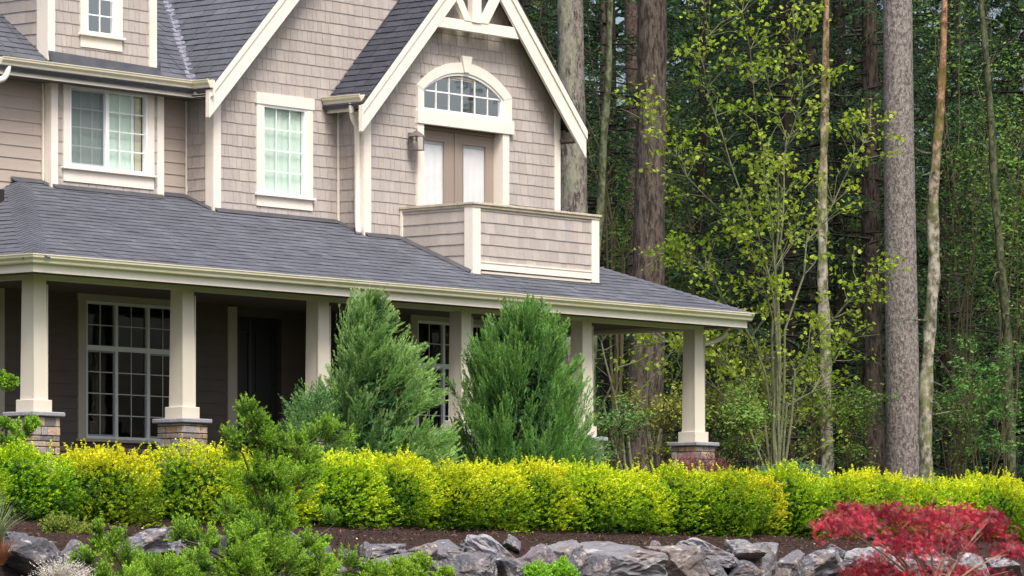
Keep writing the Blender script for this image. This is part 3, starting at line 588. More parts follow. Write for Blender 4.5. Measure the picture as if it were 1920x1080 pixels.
# side blocks of the rake ends
mb = MB(); mb.box(G2L[0]-.03, G2L[0]-.008, G2Y-.02, G2Y+.05, G2L[1]-d2+.02, G2L[1]-.02); mb.cut(); mb.box(g3l0[0]-.02, g3l0[0]+.0, G3Y-.02, G3Y+.05, g3l0[1]-d3+.02, g3l0[1]-.02); mb.build('rake_end_return', M['trim'], house)
# truss
mb = MB(); YT = G3Y-.005
def tpoly(pts, y0, y1): mb.prism([fp(u, v, YT) for u, v in pts], y0, y1, 'y')
tpoly([(824, 30.0), (965, 51), (974, 73), (814, 48)], YT+.012, YT+.10)
tpoly([(885.5, -60), (902, -60), (902, 44), (885.5, 41.5)], YT-.008, YT+.09)
tpoly([(871.7, 38), (885.2, 40), (862, -16), (849, -16)], YT+.002, YT+.08); tpoly([(902.5, 43), (916, 45), (945, -14), (930, -14)], YT+.002, YT+.08)
mb.build('gable_truss', M['trim'], house)
# soffits under gable overhangs
mb = MB()
for (x0, z0, x1, z1, y0, y1) in ((g3l0[0]+.02, g3l0[1]-.13, ax3, az3-.13, G3Y+.046, Y3+.02), (g3r0[0]-.02, g3r0[1]-.13, ax3, az3-.13, G3Y+.046, Y3+.02), (G2L[0]+.02, G2L[1]-.13, G2X, g2z(G2X-1e-6)-.13, G2Y+.046, .02)):
    mb.add([(x0, y0, z0), (x1, y0, z1), (x1, y1, z1), (x0, y1, z0)], [(0, 1, 2, 3)])
mb.box(g3l0[0]+.11, X3, G3Y+.05, 0, 9.25-.19, 9.25-.16); mb.box(X3R, g3r0[0]-.03, G3Y+.05, 3, g3r0[1]-.21, g3r0[1]-.16)
mb.build('gable_soffit', M['soffit'], house)

# --- gutters with a K profile, mitred
PROF = [(0, 0), (.07, 0), (.08, .012), (.085, .04), (.118, .075), (.122, .105), (.13, .108), (.13, .12), (.108, .12), (.10, .10), (.01, .10), (0, .12)]
def gutter(path, outs, ztop, name='gutter', label=None, fasc=.19, fascia=True, parent=house):
    """path: list of (x,y) of the fascia line; outs: outward normal of each run"""
    mb = MB(); fb = MB(); n = len(path)
    for i in range(n-1):
        A, B = path[i], path[i+1]; o = outs[i]; vs = []
        def off(k, w):
            if 0 < k < n-1: return (path[k][0]+(outs[k-1][0]+outs[k][0])*w, path[k][1]+(outs[k-1][1]+outs[k][1])*w)
            return (path[k][0]+o[0]*w, path[k][1]+o[1]*w)
        for k in (i, i+1):
            for (w_, z_) in PROF: q = off(k, w_); vs.append((q[0], q[1], ztop-.12+z_))
        m = len(PROF); mb.add(vs, [(j, (j+1) % m, (j+1) % m+m, j+m) for j in range(m)]+[tuple(range(m)), tuple(range(m, 2*m))])
        if fascia:
            p = [off(i, 0), off(i+1, 0), off(i+1, -.03), off(i, -.03)]; vs = [(q[0], q[1], z) for z in (ztop-.232, ztop-.01) for q in p]
            fb.add(vs, [(0, 1, 5, 4), (1, 2, 6, 5), (2, 3, 7, 6), (3, 0, 4, 7), (0, 3, 2, 1), (4, 5, 6, 7)])
    g = mb.build(name, M['gutter'], parent)
    if fascia: fb.build('fascia', M['trim'], g)
    if label: g['label'] = label
    return g
zg = roofz(-2.80)+.015
gutter([(XL-.0, 6), (XL, -2.75), (9.42, -2.75)], [(-1, 0), (0, -1)], zg, label='long cream gutter along the porch eave')
gutter([(9.42, -2.75), (9.42, 5)], [(1, 0)], zg)
zmg = 9.25
gutter([(XML, .07), (G2L[0]+.02, .07), (G2L[0]+.02, G2Y-.06)], [(0, -1), (-1, 0)], zmg, label='upper gutter over the box bay')
xg3 = g3l0[0]+.10
gutter([(xg3, -.02), (xg3, G3Y+.04)], [(-1, 0)], 9.25, label='short gutter beside the right gable')
gutter([(g3r0[0]-.08, 3), (g3r0[0]-.08, G3Y+.05)], [(1, 0)], 9.16)
# eave soffits
mb = MB(); mb.box(XML, -.4, .1, .6, zmg-.225, zmg-.20); mb.box(G2L[0]+.02, .0, G2Y+.05, YR, zmg-.222, zmg-.20)
mb.build('eave_soffit', M['soffit'], house)
# --- downspouts
def spout(pts, label=None, r=(.042, .032), name='downspout'):
    mb = MB(); mb.tube(pts, .043, 10); mb.c = [(1, 1, 1)]*len(mb.f)
    o = mb.build(name, M['gutter'] if False else M['trim'], house, smooth=True)
    if label: o['label'] = label
xd, yd = X3-.062, Y3+.075
def bez(a, b, c, n=6): return [Vector(a)*(1-t)**2+Vector(b)*2*t*(1-t)+Vector(c)*t*t for t in [i/n for i in range(n+1)]]
sx, sy = xg3-.06, Y3+.0
spout(bez((sx, sy-.05, 9.13), (sx+.0, sy-.05, 8.93), (sx+.13, sy, 8.86))+bez((sx+.2, sy+.02, 8.82), (xd, yd, 8.74), (xd, yd, 8.6))+[(xd, yd, 7.42)]+bez((xd, yd, 7.38), (xd, yd-.02, 7.26), (xd-.12, yd-.13, 7.21)), 'downspout at the left corner of the right gable')
p0 = at(19, 130, 63.9); q0 = at(4, 158, 64.2)
spout(bez((XML+.17, .03, 9.13), (XML+.17, .03, 8.97), (XML+.05, .05, 8.93))+[(XML-.06, .10, 8.90)], 'short downspout elbow under the upper gutter at the far left')
spout([(X3R+.40, Y3+.6, 9.06)]+bez((X3R+.36, Y3+.55, 8.95), (X3R+.3, Y3+.3, 8.8), (X3R+.12, Y3+.12, 8.75))+bez((X3R+.1, Y3+.1, 8.74), (X3R+.062, Y3+.06, 8.7), (X3R+.062, Y3+.06, 8.5))+[(X3R+.062, Y3+.06, 7.2)], 'downspout on the right side of the right gable')

# --- flashing along wall bases on the porch roof
mb = MB()
def flash(x0, x1, Y): mb.add([(x0, Y-.10, roofz(Y-.10)+.026), (x1, Y-.10, roofz(Y-.10)+.026), (x1, Y-.024, roofz(Y)+.05), (x0, Y-.024, roofz(Y)+.05)], [(0, 1, 2, 3)])
flash(0, X3, 0); flash(X3, 3.58, Y3); flash(XBL, XBR, YB); flash(-3.6, XBL, YR); flash(XBR, 0, YR)
def flashs(X, y0, y1): mb.add([(X-.09, y0, roofz(y0)+.022), (X-.09, y1, roofz(y1)+.022), (X-.03, y1, roofz(y1)+.05), (X-.03, y0, roofz(y0)+.05)], [(0, 1, 2, 3)])
flashs(0, 0, YR); flashs(X3, Y3, 0); flashs(XBL, YB, YR)
# sloping roof-to-wall flashing of the right gable slope on the middle gable wall
mb.cut(); mb.add([(g3l0[0]-.05, -.035, g3l0[1]+.0), (g3l0[0]+.0, -.035, g3l0[1]+.05), (ax3, -.035, az3+.06), (ax3, -.035, az3)], [(0, 1, 2, 3)])
mb.build('roof_flashing', M['flash'], house)

# --- balcony
YF = -1.945; bx0, bx1 = 3.584, fp(1119.7, 460, YF)[0]; bt = fp(887, 383, YF)[1]
mb = MB(); rb = fp(899, 490.7, YF)[1]
courses(mb, (0, YF, 0), EX, EZ, NF, [(bx0+.05, rb-.01), (bx1-.05, rb-.01), (bx1-.05, bt), (bx0+.05, bt)], h=.168, wmin=.1, wmax=.24, seed=51, t0=3.0, warm=.03, var=.13)
courses(mb, (bx0, 0, 0), EY, EZ, NL, [(YF, roofz(YF)+.03), (Y3, roofz(Y3)+.03), (Y3, bt), (YF, bt)], h=.168, wmin=.12, wmax=.26, seed=52, t0=3.0, warm=.02)
courses(mb, (bx1, 0, 0), EY, EZ, (1, 0, 0), [(YF, roofz(YF)-.1), (Y3, roofz(YF)-.1), (Y3, bt), (YF, bt)], h=.168, wmin=.12, wmax=.26, seed=53, t0=3.0)
bal = mb.build('balcony', M['shingle'], house); bal['label'] = 'shingle clad balcony box sitting on the porch roof'
sb = MB(); sb.box(bx0+.0, bx1, YF, YF+.1, rb, bt); sb.box(bx0, bx0+.1, YF+.1, Y3, roofz(YF)-.1, bt); sb.box(bx1-.1, bx1, YF+.1, Y3, roofz(YF)-.1, bt); sb.box(bx0+.1, bx1-.1, YF+.1, Y3, 6.78, 6.86); sb.build('balcony_core', M['soffit'], bal)
mb = MB(); mb.box(bx0-.022, bx0+.16, YF-.026, YF+.02, roofz(YF)-.03, bt); mb.box(bx0-.024, bx0+.02, YF-.025, YF+.14, roofz(YF)+.0, bt); pz = fp(1108, 530, YF)[1]; mb.cut()
mb.box(bx1-.16, bx1+.02, YF-.026, YF+.02, pz, bt); mb.box(bx1, bx1+.022, YF-.025, YF+.14, pz, bt); mb.cut(); mb.box(bx0-.035, bx0-.002, Y3-.06, Y3-.02, roofz(Y3)+.0, bt-.02); mb.build('corner_post', M['trim'], bal)
mb = MB(); mb.box(bx0+.158, bx1-.158, YF-.024, YF+.02, fp(899, 505, YF)[1], rb); mb.box(bx0+.16, bx1-.16, YF-.034, YF+.02, rb-.01, rb+.012); mb.build('bottom_rail', M['trim'], bal)
mb = MB(); cm = mat('weathered_cap_rail', (.50, .44, .35), .7, .2, noise_s=[(6, (.33, .29, .21), .7, (.45, .65)), (25, (.62, .57, .47), .5, (.5, .7))], bump=.4)
mb.box(bx0-.05, bx1+.05, YF-.06, YF+.14, bt, bt+.035, bev=.005); mb.box(bx0-.05, bx0+.14, YF+.141, Y3-.02, bt, bt+.034); mb.box(bx1-.14, bx1+.05, YF+.141, Y3-.02, bt, bt+.034)
mb.box(bx0-.03, bx1+.03, YF-.038, YF+.0, bt-.04, bt-.001); mb.box(bx0-.03, bx0-.0, YF, Y3-.02, bt-.04, bt-.001); mb.build('cap_rail', cm, bal)
mb = MB(); mb.box(bx0+.17, bx1-.17, YF+.06, YF+.12, rb-.26, rb); mb.box(bx0+.5, bx0+.9, YF+.035, YF+.06, roofz(YF)+.03, roofz(YF)+.09); mb.box(bx0+.2, bx1-.1, YF-.01, YF+.04, roofz(YF)+.005, roofz(YF)+.05); mb.box(bx0+1.1, bx1-.3, YF+.02, YF+.05, roofz(YF)+.055, roofz(YF)+.085); mb.build('sleeper', M['column'], bal)
mb = MB(); mb.box(bx0-.06, bx0+.2, YF-.045, YF+.2, roofz(YF)-.055, roofz(YF)-.0); mb.box(bx1-.18, bx1+.05, YF-.05, YF+.14, pz-.035, pz+.002); mb.box(bx0+.2, bx1-.18, YF-.05, YF-.01, roofz(YF)-.02, roofz(YF)+.012); mb.build('post_flashing', M['flash'], bal)
fs_ = MB(); fs_.add([(bx0-.10, YF, roofz(YF)+.02), (bx0-.10, Y3, roofz(Y3)+.02), (bx0-.022, Y3, roofz(Y3)+.06), (bx0-.022, YF, roofz(YF)+.06)], [(0, 1, 2, 3)]); fs_.build('side_flashing', M['flash'], bal)

# --- porch: ceiling, beams, floor, columns
YC = -2.23; XCL = -5.84; zc_ = 6.03; zb = fp(100, 524, YC)[1]
mb = MB(); mb.box(XL+.03, 9.40, -2.72, .62, zc_, zc_+.03); mb.box(XL+.03, -4.36, .62, 6, zc_, zc_+.03); mb.box(X3R+.03, 9.40, .62, 5, zc_, zc_+.03); mb.build('porch_ceiling', M['soffit'], house)
mb = MB(); mb.box(XCL+.0, 8.93, YC+.01, YC+.22, zb, zc_); mb.box(XCL+.005, XCL+.2, YC+.22, 6, zb+.002, zc_); mb.box(8.70, 8.92, YC+.22, 5, zb+.002, zc_)
mb.box(XCL-.012, 8.94, YC-.008, YC+.01, zb+.035, zc_); mb.build('porch_beam', M['column'], house)
mb = MB(); mb.box(-6.05, 9.1, YC-.35, .6, 3.25, 3.42); mb.box(-6.05, -4.35, .6, 6, 3.25, 3.42); mb.box(X3R, 9.1, .6, 5, 3.25, 3.42); mb.build('porch_floor', mat('porch_concrete', (.09, .085, .08), .9), house)  # concrete colour toned down to deepen the shade on the porch
STC = [(.42, .31, .22), (.30, .235, .19), (.22, .19, .175), (.38, .26, .16), (.17, .165, .18), (.46, .38, .31), (.33, .28, .25), (.27, .25, .26), (.40, .33, .27)]
def column(X, Y, seed, label):
    """X,Y = front-left corner of the shaft"""
    rg = random.Random(seed); w = .235; xc, yc = X+w/2, Y+w/2; zt = 4.19; mb = MB(); t = .006
    # slightly tapered shaft
    a0, a1 = w/2+.012, w/2-.004; z0, z1 = zt+.155, zc_
    vs = [(xc+sx*a_, yc+sy*a_, z) for a_, z in ((a0, z0), (a1, z1)) for sx, sy in ((-1, -1), (1, -1), (1, 1), (-1, 1))]
    mb.add(vs, [(0, 1, 5, 4), (1, 2, 6, 5), (2, 3, 7, 6), (3, 0, 4, 7), (3, 2, 1, 0), (4, 5, 6, 7)])
    for sx in (-1, 1):              # edge boards give the seam seen near each corner
        mb.box(xc+sx*(a0+.001)-.006*(sx > 0)-.0, xc+sx*(a0+.001)+.006*(sx < 0), yc-a0-.005, yc-a0+.03, z0, z1-.13)
    for (x_, y_) in ((xc-a0, yc-a0),):
        mb.box(x_-.004, x_+.022, y_-.006, y_+.022, z0, z1-.13)
    c = mb.build('porch_column', M['column'], house); c['label'] = label
    mb = MB(); mb.box(xc-.172, xc+.172, yc-.172, yc+.172, zt+.0, zt+.165, bev=.006); mb.build('plinth', M['column'], c)
    mb = MB(); mb.box(xc-.30, xc+.30, yc-.30, yc+.30, zt-.062, zt, bev=.012); mb.build('cap_stone', M['ledger'], c)
    mb = MB(); z = 3.05; hw = .245
    mb.box(xc-hw+.03, xc+hw-.03, yc-hw+.03, yc+hw-.03, z, zt-.06, (.12, .11, .10))
    while z < zt-.08:
        h = rg.choice((.075, .1, .12)); h = min(h, zt-.064-z)
        if zt-.064-(z+h) < .04: h = zt-.064-z
        for side in range(4):
            s = -hw
            while s < hw-.02:
                L = min(rg.uniform(.1, .24), hw-s)
                if hw-(s+L) < .06: L = hw-s
                cc = rg.choice(STC); k = rg.uniform(.8, 1.15); cc = tuple(q*k for q in cc); pj = rg.uniform(0, .016); g_ = .004
                A, B = s+g_, s+L-g_
                if side == 0: mb.box(xc+A, xc+B, yc-hw-pj, yc-hw+.06, z+g_, z+h-g_, cc, bev=.009)
                elif side == 1: mb.box(xc-hw-pj, xc-hw+.06, yc+A, yc+B, z+g_, z+h-g_, cc, bev=.009)
                elif side == 2: mb.box(xc+hw-.06, xc+hw+pj, yc+A, yc+B, z+g_, z+h-g_, cc, bev=.009)
                s += L
        z += h
    mb.build('stone_pedestal', M['stone'], c)
cols = [(-5.84, 'porch column on the left corner of the porch'), (-2.98, 'porch column in front of the large porch window'), (-.18, 'porch column right of the entry, half behind the plumy juniper'), (2.99, 'porch column between the two upright junipers'), (5.86, 'porch column half hidden behind the dense dark juniper'), (8.70, 'porch column on the right corner of the porch')]
for i, (x, l) in enumerate(cols): column(x, YC, 60+i, l)
# downspout at the right corner column
spout([(9.36, YC-.1, 6.0)]+bez((9.36, YC-.1, 5.93), (9.36, YC-.0, 5.82), (9.15, YC+.1, 5.78))+bez((9.03, YC+.14, 5.75), (8.985, YC+.16, 5.73), (8.985, YC+.16, 5.6))+[(8.985, YC+.16, 4.5), (9.03, YC+.16, 4.22)], 'curved downspout at the right corner column')
spout([(XL+1.9, .35, 7.75), (XL+1.75, .33, 7.66), (XL+1.55, .3, 7.60)], 'downspout end on the left side roof')
# stone veneer under the porch windows
mb = MB(); rg = random.Random(77)
def veneer(x0, x1, Y, z0, z1):
    z = z0
    while z < z1-.02:
        h = rg.choice((.08, .1, .13)); x = x0
        while x < x1-.02:
            L = rg.uniform(.12, .35); cc = tuple(q*rg.uniform(.75, .95) for q in rg.choice(STC)); mb.box(x+.004, min(x+L, x1)-.004, Y-.06-rg.uniform(0, .015), Y-.02, z+.004, min(z+h, z1)-.004, cc, bev=.008); x += L
        z += h
veneer(-4.3, XE-.02, 0, 3.4, 3.86); mb.cut(); veneer(X3+.1, X3R, Y3, 3.4, 3.86); mb.build('stone_veneer', M['stone'], house)
# ================================================================== terrain
def gz(x, y):
    P = [(-60, 0), (-30, .0), (-16, 1.0), (-12.6, 1.70), (-11.2, 1.82), (-10.75, 1.9), (-10.35, 2.24), (-10.0, 2.34), (-9.0, 2.50), (-7.9, 2.66), (-6.5, 2.95), (-4.5, 3.2), (0, 3.3), (14, 3.25), (60, 3.6), (140, 5)]
    if y <= P[0][0]: return 0.0
    for (a, b), (c, d) in zip(P, P[1:]):
        if y <= c: return b+(d-b)*(y-a)/(c-a)
    return 5.0
def grid_mesh(name, xs, ys, m, jit=.02, dz=0, cond=None):
    vs = [(x, y, gz(x, y)+dz+(noise.noise(Vector((x*.9, y*.9, 3)))*jit*2)) for y in ys for x in xs]; nx = len(xs)
    fs = [(j*nx+i, j*nx+i+1, (j+1)*nx+i+1, (j+1)*nx+i) for j in range(len(ys)-1) for i in range(nx-1)]
    me = bpy.data.meshes.new(name); me.from_pydata(vs, [], fs); me.polygons.foreach_set('use_smooth', [True]*len(fs)); o = link(name, me, m); o['kind'] = 'structure'; return o
xs = [-900, -300, -100, -60]+[x for x in np.arange(-40, 60, 1.0)]+[70, 100, 160, 300, 900]
ys = [-900, -300, -100, -60, -45, -38]+[y for y in np.arange(-30, -16, 2)]+[y for y in np.arange(-16, -4, .35)]+[y for y in np.arange(-4, 60, 2.0)]+[70, 90, 140, 300, 900]
grid_mesh('ground', xs, ys, M['soil'], .03)
grid_mesh('mulch_bed', [x for x in np.arange(-24, 24, .3)], [y for y in np.arange(-10.9, -7.5, .15)], M['mulch'], .025, .02)
grid_mesh('lawn', [x for x in np.arange(-30, 24, .6)], [y for y in np.arange(-7.49, -3.2, .4)], M['lawn'], .02, .03)
# ================================================================== foliage helpers
def nrm(a): return a/np.maximum(np.linalg.norm(a, axis=-1, keepdims=True), 1e-9)
def rng(s): return np.random.default_rng(s)
def randdir(r, n): return nrm(r.normal(size=(n, 3)))
def leaf_mesh(name, P, D, S, L, Wd, C, fold=.0):
    """rhombic leaves: base P, direction D, side S, length L, width Wd, colour C"""
    n = len(P); L = np.broadcast_to(np.asarray(L, float), (n,))[:, None]; Wd = np.broadcast_to(np.asarray(Wd, float), (n,))[:, None]
    S = nrm(S-D*np.sum(S*D, 1, keepdims=True)); v = np.empty((n, 4, 3)); v[:, 0] = P; v[:, 1] = P+D*L*.45+S*Wd*.5; v[:, 2] = P+D*L; v[:, 3] = P+D*L*.45-S*Wd*.5
    return quads(name, v, C)
def quads(name, v, C):
    n = len(v); me = bpy.data.meshes.new(name); me.vertices.add(n*4); me.vertices.foreach_set('co', v.astype(np.float32).ravel()); me.loops.add(n*4); me.loops.foreach_set('vertex_index', np.arange(n*4, dtype=np.int32))
    me.polygons.add(n); me.polygons.foreach_set('loop_start', np.arange(0, n*4, 4, dtype=np.int32)); me.polygons.foreach_set('loop_total', np.full(n, 4, dtype=np.int32))
    me.update(calc_edges=True); a = me.attributes.new('tint', 'FLOAT_COLOR', 'FACE'); c = np.ones((n, 4), np.float32); c[:, :3] = C; a.data.foreach_set('color', c.ravel()); return me
def vnoise(P, s, seed=0):          # cheap smooth noise, vectorised, roughly -1..1
    r = rng(1000+seed); o = np.zeros(len(P))
    for k in range(6): d = randdir(r, 1)[0]*s*r.uniform(.6, 1.8); o += np.sin(P@d+r.uniform(0, 6.28))
    return o/2.6
def lerp(a, b, t): t = np.clip(t, 0, 1)[:, None]; return np.asarray(a)*(1-t)+np.asarray(b)*t
def plumes(B, D, Ln, k, ll, lw, spread=.55, curve=.0, r=None, t0=.1, cbase=None, ctip=None, cvar=.12, cn=None, taper=.5):
    """sprays: stems from B along D, k leaflets each; returns P,D,S,L,W,C"""
    n = len(B); t = np.linspace(t0, 1, k)[None, :]*np.ones((n, 1)); t = t+r.uniform(-.5, .5, t.shape)*(1-t0)/k
    up = np.array([0, 0, 1.]); ax = D[:, None, :]; P = B[:, None, :]+ax*(Ln[:, None]*t)[..., None]+up*(curve*Ln[:, None]*t*t)[..., None]
    q = r.normal(size=(n, k, 3)); q = q-ax*np.sum(q*ax, -1, keepdims=True); q = nrm(q); dd = nrm(ax+up*(2*curve*t)[..., None]+q*spread)
    s = nrm(np.cross(dd, r.normal(size=dd.shape))); L = ll*(1-taper*t)*r.uniform(.75, 1.25, t.shape)
    c = np.asarray(cbase)*(1-t[..., None])+np.asarray(ctip)*t[..., None] if cn is None else cn[:, None, :]*np.ones((n, k, 1))
    c = c*(1+r.uniform(-cvar, cvar, (n, k, 1)))
    f = lambda a: a.reshape(-1, a.shape[-1])
    return f(P), f(dd), f(s), L.ravel(), np.full(n*k, lw)*r.uniform(.8, 1.2, n*k), f(c)
def plumes2(B, D, Ln, ns, k, r, cn, ll=.045, lw=.011, sub=.42, ang=.75, curve=.0, cvar=.15, tipc=None, spread=.5):
    """feathery sprays: every stem carries ns side sprigs of k leaflets"""
    n = len(B); t = np.linspace(.12, 1, ns)[None, :]*np.ones((n, 1))+r.uniform(-.5, .5, (n, ns))*.8/ns; up = np.array([0, 0, 1.]); ax = D[:, None, :]
    P = B[:, None, :]+ax*(Ln[:, None]*t)[..., None]+up*(curve*Ln[:, None]*t*t)[..., None]; q = r.normal(size=(n, ns, 3)); q = nrm(q-ax*np.sum(q*ax, -1, keepdims=True)); dd = nrm(ax+up*(2*curve*t)[..., None]+q*(ang*(1.1-.7*t))[..., None])
    L = (Ln[:, None]*sub*(1.15-.75*t)*r.uniform(.7, 1.3, (n, ns))); c = cn[:, None, :]*np.ones((n, ns, 1))*(1+r.uniform(-cvar, cvar, (n, ns, 1)))
    if tipc is not None: c = c*(1-.55*t[..., None]**2)+np.asarray(tipc)*.55*t[..., None]**2
    f = lambda a: a.reshape(-1, a.shape[-1])
    return plumes(f(P), f(dd), L.ravel(), k, ll, lw, spread, .03, r, cn=f(c), cvar=.15, taper=.4, t0=.0)
def cat(parts): return [np.concatenate([p[i] for p in parts]) for i in range(6)]
def scat(name, parts): return leaf_mesh(name, *cat(parts))

# ================================================================== golden hedge
def hedge_proto(seed, yellow, sx=.60, sz=.58, small=1.0):
    r = rng(seed); n = 2300
    d = randdir(r, n); d[:, 2] = np.where(d[:, 2] < 0, d[:, 2]*.95, d[:, 2]); d = nrm(d); ax = np.array([sx, .58, sz])
    p_ = 2.35; rad = 1/((np.abs(d[:, 0])**p_+np.abs(d[:, 1])**p_+np.abs(d[:, 2])**p_)**(1/p_)); rad = rad*(1+.10*vnoise(d, 3.0, seed)+.15*vnoise(d, 6.5, seed+1))
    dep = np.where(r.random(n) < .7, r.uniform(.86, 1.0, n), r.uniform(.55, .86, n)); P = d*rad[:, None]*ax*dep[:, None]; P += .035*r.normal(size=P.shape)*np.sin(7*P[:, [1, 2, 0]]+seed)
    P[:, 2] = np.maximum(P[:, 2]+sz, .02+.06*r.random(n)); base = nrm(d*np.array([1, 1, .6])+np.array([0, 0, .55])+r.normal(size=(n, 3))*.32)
    h = P[:, 2]/(2*sz); y = np.clip(yellow+.85*(h-.58)+.24*vnoise(P, 4.5, seed+3)+.12*r.normal(size=n), 0, 1)  # gold tips over green; height term also puts base shade into the colour
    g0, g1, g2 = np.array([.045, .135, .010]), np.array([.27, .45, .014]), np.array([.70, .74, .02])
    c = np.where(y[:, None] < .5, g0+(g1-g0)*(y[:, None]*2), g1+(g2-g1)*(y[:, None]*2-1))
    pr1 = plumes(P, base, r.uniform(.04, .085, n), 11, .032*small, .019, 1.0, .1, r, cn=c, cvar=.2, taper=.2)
    # leading shoots on top and a few on the sides
    m = 60; a = r.uniform(0, 6.28, m); q = np.sqrt(r.random(m))*.8; B = np.stack([np.cos(a)*q*sx, np.sin(a)*q*.58, np.full(m, 2*sz*.93)-q*q*.10], 1); Dd = nrm(np.stack([np.cos(a)*.3*q, np.sin(a)*.3*q, np.ones(m)], 1)+r.normal(size=(m, 3))*.2)
    yt = np.clip(yellow+.42+.1*r.normal(size=m), 0, 1)[:, None]; ct = g1+(g2-g1)*yt
    pr2 = plumes(B, Dd, np.where(r.random(m) < .2, r.uniform(.2, .32, m), r.uniform(.06, .18, m)), 30, .034, .02, 1.0, 0, r, cn=ct, cvar=.15, taper=.4)
    # interior leaves
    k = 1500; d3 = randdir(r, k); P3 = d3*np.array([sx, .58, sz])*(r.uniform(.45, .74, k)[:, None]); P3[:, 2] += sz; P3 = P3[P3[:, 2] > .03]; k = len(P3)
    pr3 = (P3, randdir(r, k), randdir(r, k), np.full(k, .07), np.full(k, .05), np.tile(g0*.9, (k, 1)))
    return scat('hedge_leaves', [pr1, pr2, pr3])
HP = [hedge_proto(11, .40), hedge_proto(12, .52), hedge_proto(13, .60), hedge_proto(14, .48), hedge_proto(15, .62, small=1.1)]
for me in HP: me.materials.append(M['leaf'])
r_ = random.Random(4)
hb = [  # x, proto, scale, tone, words
 (-13.25, 0, 1.0, (1, 1, 1), 'green gold hedge bush cut by the left edge of the photo'),
 (-12.15, 0, 1.0, (.85, 1, .9), 'mostly green hedge bush in front of the leftmost stone pedestal'),
 (-10.85, 4, 1.0, (1, .93, 1), 'orange tipped golden hedge bush below the large porch window'),
 (-9.35, 1, 1.02, (.95, .95, 1), 'olive gold rounded hedge bush below the second porch column'),
 (-7.95, 2, .98, (1, 1, 1), 'yellow hedge bush mostly hidden behind the big foreground juniper'),
 (-6.85, 1, .97, (.95, 1.03, 1), 'green gold hedge bush just right of the big foreground juniper'),
 (-5.75, 2, 1.0, (1, 1, 1), 'bright yellow hedge bush below the plumy juniper'),
 (-4.75, 3, .98, (.85, .87, .9), 'duller olive hedge bush between two bright yellow ones'),
 (-3.95, 4, 1.0, (1, 1, 1), 'yellow topped hedge bush below the stone pedestal between the junipers'),
 (-2.95, 1, 1.0, (1.05, 1, 1), 'lime yellow hedge bush below the left half of the dense juniper'),
 (-2.0, 3, 1.0, (.95, 1.02, 1), 'lime green hedge bush below the right half of the dense juniper'),
 (-1.0, 2, 1.02, (.95, 1, 1), 'lime hedge bush with one tall shoot below the half hidden column'),
 (.05, 0, 1.03, (1, 1, 1), 'bright green hedge bush below the large brown trunk'),
 (.95, 3, .98, (.92, .92, .8), 'olive hedge bush just left of the red bush by the corner column'),
 (1.75, 1, .95, (1.1, .92, 1), 'hedge bush with an orange yellow patch below the corner column'),
 (2.65, 0, 1.05, (1, 1.03, 1), 'dense green hedge bush right of the orange patched one'),
 (3.7, 3, 1.06, (1, 1, 1), 'lime topped hedge bush below the weeping mound conifer'),
 (4.7, 1, 1.05, (1.02, 1, 1), 'yellow hedge bush behind the left side of the red maple'),
 (5.7, 2, 1.03, (1, 1.02, 1), 'yellow hedge bush below the thick grey trunk'),
 (6.7, 1, 1.0, (.95, 1.02, 1), 'yellow green hedge bush behind the middle of the red maple'),
 (7.6, 2, .98, (1, 1, 1), 'yellow hedge bush behind the right side of the red maple'),
 (8.5, 4, .95, (1.05, .93, 1), 'golden orange tipped hedge bush near the right edge'),
 (9.4, 2, .92, (1, 1, 1), 'yellow hedge bush at the right edge of the photo')]
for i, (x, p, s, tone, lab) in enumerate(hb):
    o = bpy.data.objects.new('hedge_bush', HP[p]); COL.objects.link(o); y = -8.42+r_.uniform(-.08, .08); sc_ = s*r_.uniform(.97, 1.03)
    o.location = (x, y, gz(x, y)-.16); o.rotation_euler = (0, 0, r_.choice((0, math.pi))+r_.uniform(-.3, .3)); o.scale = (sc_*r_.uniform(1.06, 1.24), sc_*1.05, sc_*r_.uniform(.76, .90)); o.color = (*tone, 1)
    tag(o, lab, 'hedge bush', 'golden hedge bushes in a row above the rock wall')
